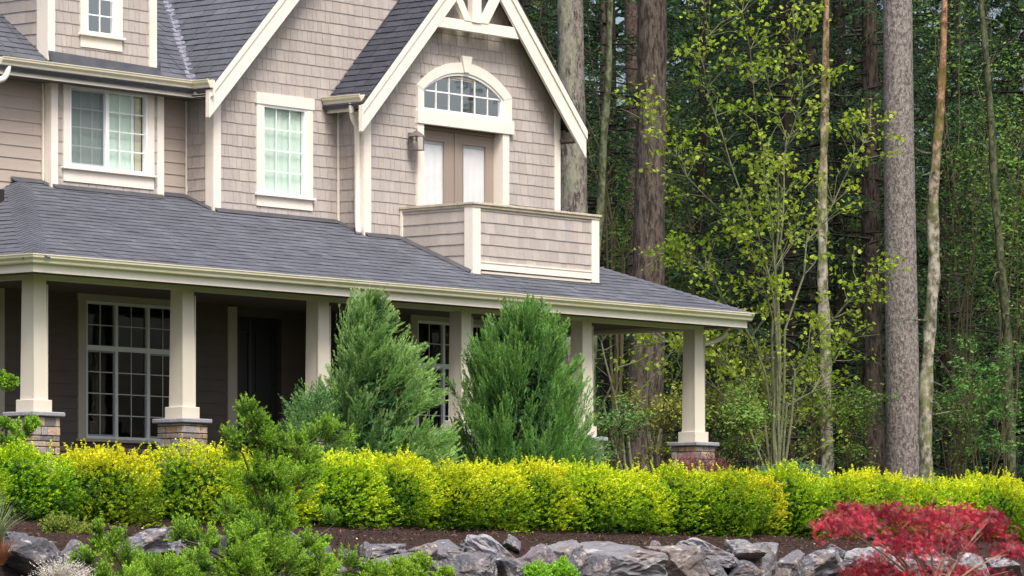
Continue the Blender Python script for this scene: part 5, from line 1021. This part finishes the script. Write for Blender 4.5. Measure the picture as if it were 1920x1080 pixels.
def conifer_crown(seed, z_lo, z_hi, R0, cols, nb=4.0, drop=.45, ll=.12, lw=.022, dead=0):
    """whorled drooping branches; returns foliage mesh and branch mesh builder (trunk axis at the origin)"""
    r = rng(seed); rg = random.Random(seed); B, D, L, C = [], [], [], []; mb = MB(); z = z_lo
    while z < z_hi:
        f = (z-z_lo)/(z_hi-z_lo); Lb = R0*(1-f)**.75*rg.uniform(.7, 1.15)+.3; az = rg.uniform(0, 6.28); o = np.array([math.cos(az), math.sin(az), 0]); sd = np.array([-o[1], o[0], 0]); dr = drop*rg.uniform(.6, 1.3)*(1-.5*f); rise = rg.uniform(.0, .35)
        cur = lambda t: o*Lb*t+np.array([0, 0, z])+np.array([0, 0, 1.])*Lb*(rise*t-dr*t*t)+sd*Lb*.12*math.sin(3*t+az)
        mb.tube([tuple(cur(t)) for t in (0, .35, .7, 1)], [.028*(Lb/2.5), .02*(Lb/2.5), .012, .004], 4, cap=False)
        m = max(4, int(Lb/.13)); cl = cols[0]+(cols[1]-cols[0])*rg.random()
        for k in range(m):
            t = .12+.88*(k+rg.random())/m; p = cur(t)
            for sg in (-1, 1):
                if rg.random() < .12: continue
                B.append(p); D.append(o*rg.uniform(.35, .7)+sd*sg*rg.uniform(.6, 1)+np.array([0, 0, -rg.uniform(.1, .55)])); L.append(Lb*.26*(1.15-.75*t)*rg.uniform(.7, 1.3)+.06); C.append(cl*rg.uniform(.75, 1.25))
        z += rg.uniform(.5, 1.5)/nb
    B, D, L, C = map(np.array, (B, D, L, C)); D = nrm(D); p = plumes(B, D, L, 9, ll, lw, .75, -.15, r, cn=C, cvar=.2, taper=.4, t0=.05)
    return scat('needles', [p]), mb
c1, c2 = np.array([.013, .036, .016]), np.array([.034, .082, .028])
CON = []
for s_, zl, zh, R0, cc in ((201, 1.2, 17, 3.1, (c1, c2)), (202, 2.5, 21, 3.4, (c1*.85, c2*.9)), (203, .6, 12, 2.6, (c1*1.1, c2*1.25))):
    fm, bmb = conifer_crown(s_, zl, zh, R0, cc, 7.0); fm.materials.append(M['needle']); tm = trunk_mesh([(0, 0, -.5), (.1, 0, zh*.5), (0, .1, zh)], [.15, .11, .02], s_, .05, 14, 14, .4); tm.materials.append(M['bark_dark']); bmm = bmb.mesh('branches'); bmm.materials.append(M['bark_dark']); CON.append((fm, bmm, tm))
def child(nm, me, root): o = bpy.data.objects.new(nm, me); COL.objects.link(o); o.parent = root; return o
def put_conifer(x, y, z, p, s, rot, label, group=None, tone=(1, 1, 1), nm='conifer'):
    root = empty(nm, (x, y, z)); root.scale = (s, s, s); root.rotation_euler = (0, 0, rot); tag(root, label, 'conifer tree', group)
    a, b, c = CON[p]; child('crown', a, root).color = (*tone, 1); child('branch', b, root); child('trunk', c, root); return root
rg = random.Random(5); G = 'dark conifers filling the wood behind the house'
for (d, us, off) in ((104, (560, 700, 840), 1), (122, (420, 560, 690, 800, 2130), 0), (138, (300, 440, 580, 700, 800, 2160, 2300), 2), (97, (985, 1130, 1330, 1480, 1590, 1760, 1930), 0), (110, (930, 1060, 1230, 1400, 1540, 1660, 1800, 1960), 1), (124, (900, 1010, 1150, 1290, 1480, 1600, 1720, 1870, 2010), 2), (140, (880, 1000, 1120, 1250, 1360, 1520, 1640, 1780, 1900, 2020), 0)):
    for i, u in enumerate(us):
        p = at(u+rg.uniform(-18, 18), 900, d+rg.uniform(-4, 4)); put_conifer(p.x, p.y, gz(p.x, p.y)-.2, (i+off) % 3, rg.uniform(.95, 1.2), rg.uniform(0, 6.28), 'shaded dark green conifer standing deep in the wood behind the house', G, (rg.uniform(.8, 1.1),)*3)
# ------------------------------------------------------------------ the trunks one can tell apart
def big_tree(name, label, pix, d, mt, seed, rough=.05, ridge=18, bulge=0, cat_='tree', crown=None, top=22, tintf=None, stubs=0, cz=11, moss=None, seg=30):
    """pix: (u, v, width in px); the tree continues below and above what the photo shows"""
    s = FP/d; pts = [at(u, v, d) for u, v, w in pix]; rad = [w/2/s for u, v, w in pix]
    base = Vector((pts[-1].x, pts[-1].y, gz(pts[-1].x, pts[-1].y)-.3)); root = empty(name, base)
    if pts[-1].z > base.z: pts.append(base.copy()); rad.append(rad[-1]*1.12)
    t0, t1 = pts[0], pts[1]; dirn = (t0-t1).normalized(); dirn = Vector((dirn.x*.4, dirn.y*.4, 1)); k = top-t0.z
    if k > 1: pts.insert(0, t0+dirn*k); rad.insert(0, rad[0]*.45)
    P = [p-base for p in pts][::-1]; R = rad[::-1]
    me = trunk_mesh(P, R, seed, rough, ridge, seg, .11, bulge, tintf); me.materials.append(mt); child('trunk', me, root); tag(root, label, cat_)
    rgg = random.Random(seed)
    for i in range(stubs):
        z = rgg.uniform(2, 13)
        if z > P[-1].z: continue
        mb = MB(); q = Vector([float(np.interp(z, [p.z for p in P], [p[i_] for p in P])) for i_ in range(3)]); a_ = rgg.uniform(0, 6.28); o = Vector((math.cos(a_), math.sin(a_), rgg.uniform(-.3, .3))); L = rgg.uniform(.15, .9)
        mb.tube([q, q+o*(R[0]*.8+L*.5), q+o*(R[0]*.8+L)+Vector((0, 0, rgg.uniform(-.2, .15)))], [.022, .015, .004], 5); child('branch', mb.mesh('branches'), root).data.materials.append(M['bark_moss'])
    if crown is not None:
        c = child('crown', CON[crown][0], root); c.location = P[-1]-Vector((0, 0, P[-1].z-cz+1)); c.scale = (.85, .85, .9); b = child('branch', CON[crown][1], root); b.location = c.location; b.scale = c.scale
    return root
sm = lambda a, b, x: np.clip((x-a)/(b-a), 0, 1)
def peel(z, a, r):                  # orange bark above, greyer and paler below
    t = sm(5.5, 9.5, z)[:, None]+r.normal(size=(len(z), 1))*.08; return (1-t)*np.array([1.2, 1.2, 1.15])+t*np.array([1.15, .80, .62])
for k_ in ('bark_birch', 'bark_peel', 'bark_grey', 'bark_fir', 'bark_lichen', 'bark_moss', 'bark_dark'):
    m_ = M[k_]; n_ = m_.node_tree.nodes; L_ = m_.node_tree.links; b_ = n_['Principled BSDF']; src = b_.inputs['Base Color'].links[0].from_socket
    at_n = n_.new('ShaderNodeAttribute'); at_n.attribute_name = 'tint'; mx = n_.new('ShaderNodeMix'); mx.data_type = 'RGBA'; mx.blend_type = 'MULTIPLY'; mx.inputs[0].default_value = 1; L_.new(src, mx.inputs[6]); L_.new(at_n.outputs['Color'], mx.inputs[7]); L_.new(mx.outputs[2], b_.inputs['Base Color'])
big_tree('fir_tree', 'thick lichen covered trunk rising right behind the right gable', [(1068, -40, 46), (1070, 150, 50), (1073, 300, 52), (1076, 420, 54), (1082, 700, 60)], 82, M['bark_lichen'], 301, .055, 16, 0, crown=1, cz=15)
big_tree('mossy_tree', 'thin moss covered leaning tree between the gable and the wide dark trunk', [(1144, -30, 10), (1142, 120, 12), (1132, 260, 14), (1127, 380, 15), (1118, 480, 16), (1108, 700, 18)], 85, M['bark_moss'], 302, .10, 7, .2, top=16, stubs=10, seg=14)
big_tree('snag_tree', 'reddish grey trunk seen high up just left of the wide dark trunk', [(1182, -30, 26), (1186, 190, 23), (1188, 500, 26)], 104, M['bark_grey'], 303, .04, 16, 0, tintf=lambda z, a, r: np.tile([.55, .45, .42], (len(z), 1)), crown=2, cz=16, seg=16)
big_tree('fir_tree', 'widest dark brown furrowed trunk, seen above and below the porch roof', [(1222, -40, 54), (1222, 200, 56), (1218, 420, 58), (1214, 650, 64), (1208, 800, 66), (1206, 890, 72)], 89, M['bark_fir'], 304, .055, 15, 0, crown=0, cz=14)
big_tree('fir_tree', 'dark trunk high behind the yellow green maple', [(1465, -40, 26), (1463, 200, 27), (1460, 500, 30)], 116, M['bark_dark'], 305, .05, 14, 0, crown=1, cz=14, seg=16)
big_tree('birch_tree', 'thin pale mossy trunk with orange bark at its top', [(1549, -30, 11), (1549, 60, 12), (1547, 180, 15), (1544, 300, 16), (1541, 420, 18), (1544, 560, 20), (1549, 700, 21), (1551, 890, 24)], 86, M['bark_birch'], 306, .09, 7, .2, tintf=peel, top=15, stubs=12, seg=16)
big_tree('fir_tree', 'dim brown trunk between the pale mossy trunk and the thick grey one', [(1630, -40, 28), (1632, 430, 34), (1636, 650, 36), (1640, 890, 44)], 95, M['bark_fir'], 307, .05, 13, 0, tintf=lambda z, a, r: np.tile([.6, .58, .56], (len(z), 1)), crown=2, cz=6.2, seg=18)
big_tree('spruce_tree', 'thick scaly grey trunk standing clear of the wood at the right', [(1682, -40, 54), (1685, 200, 56), (1688, 450, 59), (1691, 650, 62), (1694, 900, 66)], 84, M['bark_grey'], 308, .022, 26, 0, crown=0, cz=15.5, seg=40)
big_tree('birch_tree', 'crooked thin trunk with orange peeling bark right of the thick grey trunk', [(1771, -10, 11), (1768, 130, 14), (1758, 260, 17), (1751, 360, 19), (1748, 430, 22), (1752, 520, 22), (1745, 600, 22), (1736, 700, 24), (1735, 890, 26)], 82, M['bark_birch'], 309, .09, 7, .22, tintf=lambda z, a, r: (lambda t: (1-t)*np.array([.85, .84, .80])+t*np.array([1.0, .62, .46]))(sm(5.5, 8.0, z)[:, None]+r.normal(size=(len(z), 1))*.08), top=14, stubs=10, seg=16)
big_tree('mossy_tree', 'thin pale mossy leaning trunk near the right edge', [(1834, -40, 10), (1848, 90, 12), (1858, 230, 13), (1868, 400, 15), (1880, 520, 15), (1890, 650, 16), (1896, 890, 18)], 89, M['bark_moss'], 310, .09, 7, .2, top=15, stubs=8, tintf=lambda z, a, r: np.tile([.7, .68, .66], (len(z), 1)), seg=14)
big_tree('fir_tree', 'narrow dark trunk just left of the thin pale mossy trunk', [(1518, -40, 14), (1520, 540, 18), (1522, 890, 20)], 102, M['bark_fir'], 311, .05, 11, 0, crown=1, cz=8, seg=14)
big_tree('fir_tree', 'dim trunk behind the stems of the yellow green maple', [(1482, -40, 18), (1480, 600, 22), (1478, 890, 24)], 106, M['bark_fir'], 312, .05, 11, 0, crown=2, cz=8, seg=14)
big_tree('fir_tree', 'dim trunk seen under the porch roof beside the half hidden column', [(1136, 500, 18), (1140, 650, 22), (1144, 890, 24)], 100, M['bark_fir'], 313, .05, 11, 0, crown=0, cz=14, seg=14)

# ------------------------------------------------------------------ broadleaf understory
def fan_leaves(P, D, r, size, C, lobes=3, w=.42, droop=.3):
    parts = []; N_ = nrm(np.cross(D, r.normal(size=D.shape))); 
    for k in range(lobes):
        an = (k-(lobes-1)/2)*(.62 if lobes > 1 else 0); d = nrm(D*math.cos(an)+N_*math.sin(an)); s = N_*math.cos(an)-D*math.sin(an); parts.append((P, d, s, size*(1 if k == (lobes-1)/2 else .82), size*w, C*(1+r.uniform(-.06, .06, (len(P), 1)))))
    return parts
def broadleaf(name, label, stems, d0, seed, cols, lsize, lmat, wood, per=3, twigs=4, tl=.55, group=None, cat_='tree', lobes=3, spread_y=1.2, dens=1.0, rad0=.055, clump=.14, keepf=.75):
    rg = random.Random(seed); r = rng(seed); base = at(stems[0][0][0], stems[0][0][1], d0); base.z = gz(base.x, base.y)-.1; root = empty(name, base); tag(root, label, cat_, group); mb = MB(); T = []; fwd = Vector((FW[0], FW[1], 0))
    for st in stems:
        off = rg.uniform(-spread_y, spread_y); n = len(st); P = [at(u, v, d0)+fwd*off*(i/(n-1)) for i, (u, v) in enumerate(st)]
        if (P[0]-base).length < 2.5: P[0] = base.copy()
        Q = []
        for a, b in zip(P, P[1:]):
            for t in (0, .34, .67): Q.append(a.lerp(b, t)+Vector((rg.gauss(0, .03), rg.gauss(0, .03), rg.gauss(0, .03))))
        Q.append(P[-1]); m = len(Q); mb.tube(Q, [max(.006, rad0*(1-i/m)**.8) for i in range(m)], 7, cap=False)
        for i in range(1, m):
            f = i/m
            for k in range(twigs if f > .25 else 1):
                if rg.random() > dens*(.35+.65*f): continue
                dv = ((Q[i]-Q[i-1]).normalized()*.8+Vector((rg.gauss(0, 1), rg.gauss(0, 1), rg.gauss(0, .5)+.25)).normalized()).normalized(); L = tl*rg.uniform(.5, 1.4)*(1.1-.4*f); e1 = Q[i]+dv*L*.5; e2 = e1+(dv+Vector((rg.gauss(0, .3), rg.gauss(0, .3), rg.gauss(0, .25)))).normalized()*L*.5
                mb.tube([Q[i], e1, e2], [.010, .006, .003], 4, cap=False); T += [(e2, dv), (e1.lerp(e2, .5), dv)] if rg.random() < keepf else []
    nT = len(T); P = np.repeat(np.array([tuple(t[0]-base) for t in T]), per, 0); n = len(P); P = P+r.normal(size=(n, 3))*clump*np.array([1, 1, .6]); D = r.normal(size=(n, 3)); D[:, 2] = D[:, 2]*.35-.35; D = nrm(D)
    y = .5+.35*vnoise(P, 1.5, seed)+.25*r.normal(size=n); C = lerp(cols[0], cols[1], y); me = scat('leaves', fan_leaves(P, D, r, lsize*r.uniform(.65, 1.25, n), C, lobes)); me.materials.append(M[lmat]); child('crown', me, root); w = child('branch', mb.mesh('branches'), root); w.location = -base; w.data.materials.append(M[wood]); return root
YG = ((.20, .32, .025), (.46, .56, .06))
broadleaf('vine_maple', 'yellow green vine maple with spreading mossy stems right of the porch', [
    [(1455, 885), (1452, 640), (1440, 520), (1390, 440), (1290, 330), (1205, 225)], [(1455, 885), (1453, 600), (1430, 470), (1370, 330), (1320, 180), (1315, 30)], [(1458, 885), (1456, 560), (1440, 400), (1415, 240), (1385, 40)],
    [(1460, 885), (1462, 560), (1470, 400), (1480, 250), (1440, 100)], [(1462, 885), (1475, 620), (1520, 460), (1590, 330), (1640, 230)], [(1462, 885), (1490, 700), (1560, 600), (1640, 520)], [(1455, 885), (1440, 700), (1390, 600), (1320, 500), (1270, 470)],
    [(1455, 885), (1430, 780), (1380, 690), (1330, 640), (1225, 640)], [(1460, 885), (1480, 760), (1540, 720), (1590, 640)], [(1452, 885), (1400, 790), (1350, 730), (1340, 650)], [(1455, 885), (1450, 500), (1455, 330), (1500, 180), (1480, 60)]],
    82, 401, YG, .085, 'maple', 'greytwig', per=8, twigs=5, tl=.85, dens=.95, clump=.11, keepf=.95, rad0=.027, spread_y=1.5)
broadleaf('vine_maple', 'small maple with sparse yellow green leaves seen under the porch roof', [[(1190, 880), (1170, 760), (1240, 690), (1290, 600)], [(1180, 880), (1150, 740), (1130, 640), (1150, 590)], [(1200, 880), (1250, 760), (1275, 690), (1280, 640)], [(1190, 880), (1130, 760), (1160, 700), (1270, 640)]], 83, 402, ((.18, .27, .03), (.42, .48, .05)), .10, 'maple', 'greytwig', per=2, twigs=3, tl=.5, dens=.8, rad0=.03)
MG = ((.03, .08, .015), (.13, .24, .035))
broadleaf('alder_tree', 'young green leaved alder just right of the right gable', [[(1160, 890), (1150, 500), (1130, 250), (1100, 40)], [(1160, 890), (1165, 520), (1180, 400), (1200, 260)], [(1160, 890), (1150, 450), (1110, 300), (1090, 180)], [(1160, 890), (1160, 600), (1150, 480), (1190, 440)], [(1160, 890), (1140, 300), (1020, 80), (1000, 0)], [(1160, 890), (1170, 480), (1140, 380), (1130, 330)]], 92, 403, MG, .10, 'leaf', 'twig', per=8, twigs=4, tl=.9, lobes=1, rad0=.03)
for i, (u, d, sd, lab, cc) in enumerate([(1800, 94, 411, 'leafy green young tree right of the crooked orange barked trunk', MG), (1890, 92, 412, 'leafy green young tree crossing the thin pale mossy trunk', ((.04, .10, .018), (.17, .31, .045))), (1960, 97, 413, 'dense green young tree at the right edge of the photo', MG), (1600, 99, 414, 'dark leaved young tree between the pale mossy trunk and the thick grey one', ((.03, .07, .015), (.10, .18, .03))), (1300, 97, 415, 'dim leaved young tree behind the upper part of the yellow green maple', ((.025, .055, .015), (.08, .14, .025)))]):
    rg = random.Random(sd); st = []
    for k in range(9): e = u+rg.uniform(-95, 95); t = rg.uniform(-60, 480); st.append([(u, 890), (u+rg.uniform(-20, 20), 890-(890-t)*.35), (u+(e-u)*.5, 890-(890-t)*.7), (e, t)])
    broadleaf('young_tree', lab, st, d, sd, cc, .10, 'leaf', 'twig', per=20, twigs=3, tl=1.1, lobes=1, rad0=.02, spread_y=1.8, clump=.24)
# bare brushy twigs and low shrubs
for i, (u, v, d, w, h, sd, lab, cc, sz) in enumerate([(1145, 860, 79, 70, 80, 421, 'ferny green shrub behind the hedge beside the half hidden column', ((.05, .13, .03), (.15, .30, .07)), .07), (1235, 850, 81, 60, 90, 422, 'yellow leaved shrub at the foot of the widest trunk', ((.14, .19, .03), (.34, .35, .05)), .075), (1375, 860, 80, 45, 110, 423, 'bright green leggy shrub right of the corner column', ((.06, .14, .02), (.19, .33, .05)), .08), (1330, 870, 84, 60, 150, 424, 'brushy shrub with small yellow green leaves behind the corner column', ((.14, .18, .03), (.32, .36, .05)), .07), (1600, 880, 84, 60, 130, 425, 'sparse green shrub left of the thick grey trunk', ((.05, .12, .02), (.16, .28, .04)), .08), (1850, 890, 84, 90, 200, 426, 'arching green leaved shrub low at the right', ((.04, .11, .02), (.13, .30, .06)), .09), (1790, 900, 86, 60, 180, 427, 'twiggy dark shrub low beside the crooked trunk', ((.05, .09, .02), (.14, .24, .04)), .07), (1510, 890, 86, 70, 180, 428, 'twiggy shrub with small leaves left of the pale mossy trunk', ((.10, .14, .03), (.26, .32, .05)), .07), (1420, 880, 87, 60, 230, 429, 'twiggy yellow green shrub between the corner column and the maple stems', ((.12, .17, .03), (.30, .36, .05)), .07)]):
    rg = random.Random(sd); st = [[(u+rg.uniform(-10, 10), v+20), (u+rg.uniform(-w, w)*.5, v-h*.5), (u+rg.uniform(-w, w), v-h*rg.uniform(.6, 1.15))] for k in range(10)]
    broadleaf('shrub', lab, st, d, sd, cc, sz, 'leaf', 'twig', per=10 if i > 2 else 10, twigs=4, tl=.4, lobes=1, rad0=.011, spread_y=.8, cat_='shrub', clump=.08)
# red barberry and weeping mound
r = rng(431); n = 900; d = randdir(r, n); d[:, 2] = np.abs(d[:, 2]); P = d*np.array([.72, .5, .42])*r.uniform(.5, 1, n)[:, None]; me = scat('barberry_leaves', [plumes(P, nrm(d+np.array([0, 0, .6])+r.normal(size=(n, 3))*.4), r.uniform(.06, .16, n), 12, .022, .011, .8, 0, r, cbase=(.12, .035, .045), ctip=(.34, .12, .11), cvar=.3)]); me.materials.append(M['leaf'])
o = bpy.data.objects.new('barberry', me); COL.objects.link(o); p = row(1308, 905, -3.6); o.location = (p.x, p.y, 3.50); tag(o, 'dusky red barberry bush at the foot of the corner column', 'shrub')
r = rng(432); n = 700; d = randdir(r, n); d[:, 2] = np.abs(d[:, 2]); P = d*np.array([.62, .6, .42])*r.uniform(.75, 1, n)[:, None]; D = nrm(d*np.array([1, 1, 0])+np.array([0, 0, -.45])+r.normal(size=(n, 3))*.3); me = scat('mound_needles', [plumes(P, D, r.uniform(.15, .28, n), 20, .03, .012, .6, -.1, r, cbase=(.07, .15, .06), ctip=(.22, .36, .17), cvar=.15)]); me.materials.append(M['needle'])
o = bpy.data.objects.new('weeping_conifer', me); COL.objects.link(o); p = at(1485, 862, 78); o.location = (p.x, p.y, 3.72); tag(o, 'pale blue green weeping mound conifer behind the hedge right of the corner column', 'shrub')
# ------------------------------------------------------------------ far wood, one mass
r = rng(500); n = 170000; U = r.uniform(-100, 2600, n); dd = r.uniform(152, 172, n); k = (U-960)/FP; X = CX+dd*(FW[0]+k*RT[0]); Y = CY+dd*(FW[1]+k*RT[1]); Z = r.uniform(2.5, 30, n)
S1 = X*RT[0]+Y*RT[1]; dens = .62+.35*vnoise(np.stack([S1, Z, dd*.1], 1), .55, 3)-.02*np.maximum(0, Z-14); hole = ((S1-8.3)**2/3.2+(Z-20.5)**2/2.0 < 1)|((S1-16.8)**2/1.2+(Z-21.5)**2/1.4 < 1); keep = (~hole)&(r.random(n) < np.clip(dens+.35*(Z < 17), 0, 1)); X, Y, Z, n = X[keep], Y[keep], Z[keep], keep.sum()
D = randdir(r, n); D[:, 2] -= .5; D = nrm(D); me = leaf_mesh('far_foliage', np.stack([X, Y, Z], 1), D, randdir(r, n), r.uniform(.4, .9, n), r.uniform(.2, .5, n), lerp((.018, .045, .02), (.05, .09, .035), r.random(n))); me.materials.append(M['needle'])
o = bpy.data.objects.new('far_wood', me); COL.objects.link(o); o['kind'] = 'stuff'; o['category'] = 'wood'; o['label'] = 'far wood closing the view behind the conifers'
# conifers across the street, seen mirrored in the windows
for i, (x, y, s) in enumerate([(36, -26, .50), (40, -34, .62), (33, -31, .45), (45, -38, .6), (52, -40, .8), (30, -24, .5), (38, -42, .75), (58, -45, .8), (42, -30, .45), (49, -36, .95), (36, -34, .6), (55, -52, .9), (31, -28, .6), (47, -31, .6)]):
    put_conifer(x, y, gz(x, y), i % 3, s, i*1.3, 'conifer across the street, seen only in the window panes', 'conifers across the street')
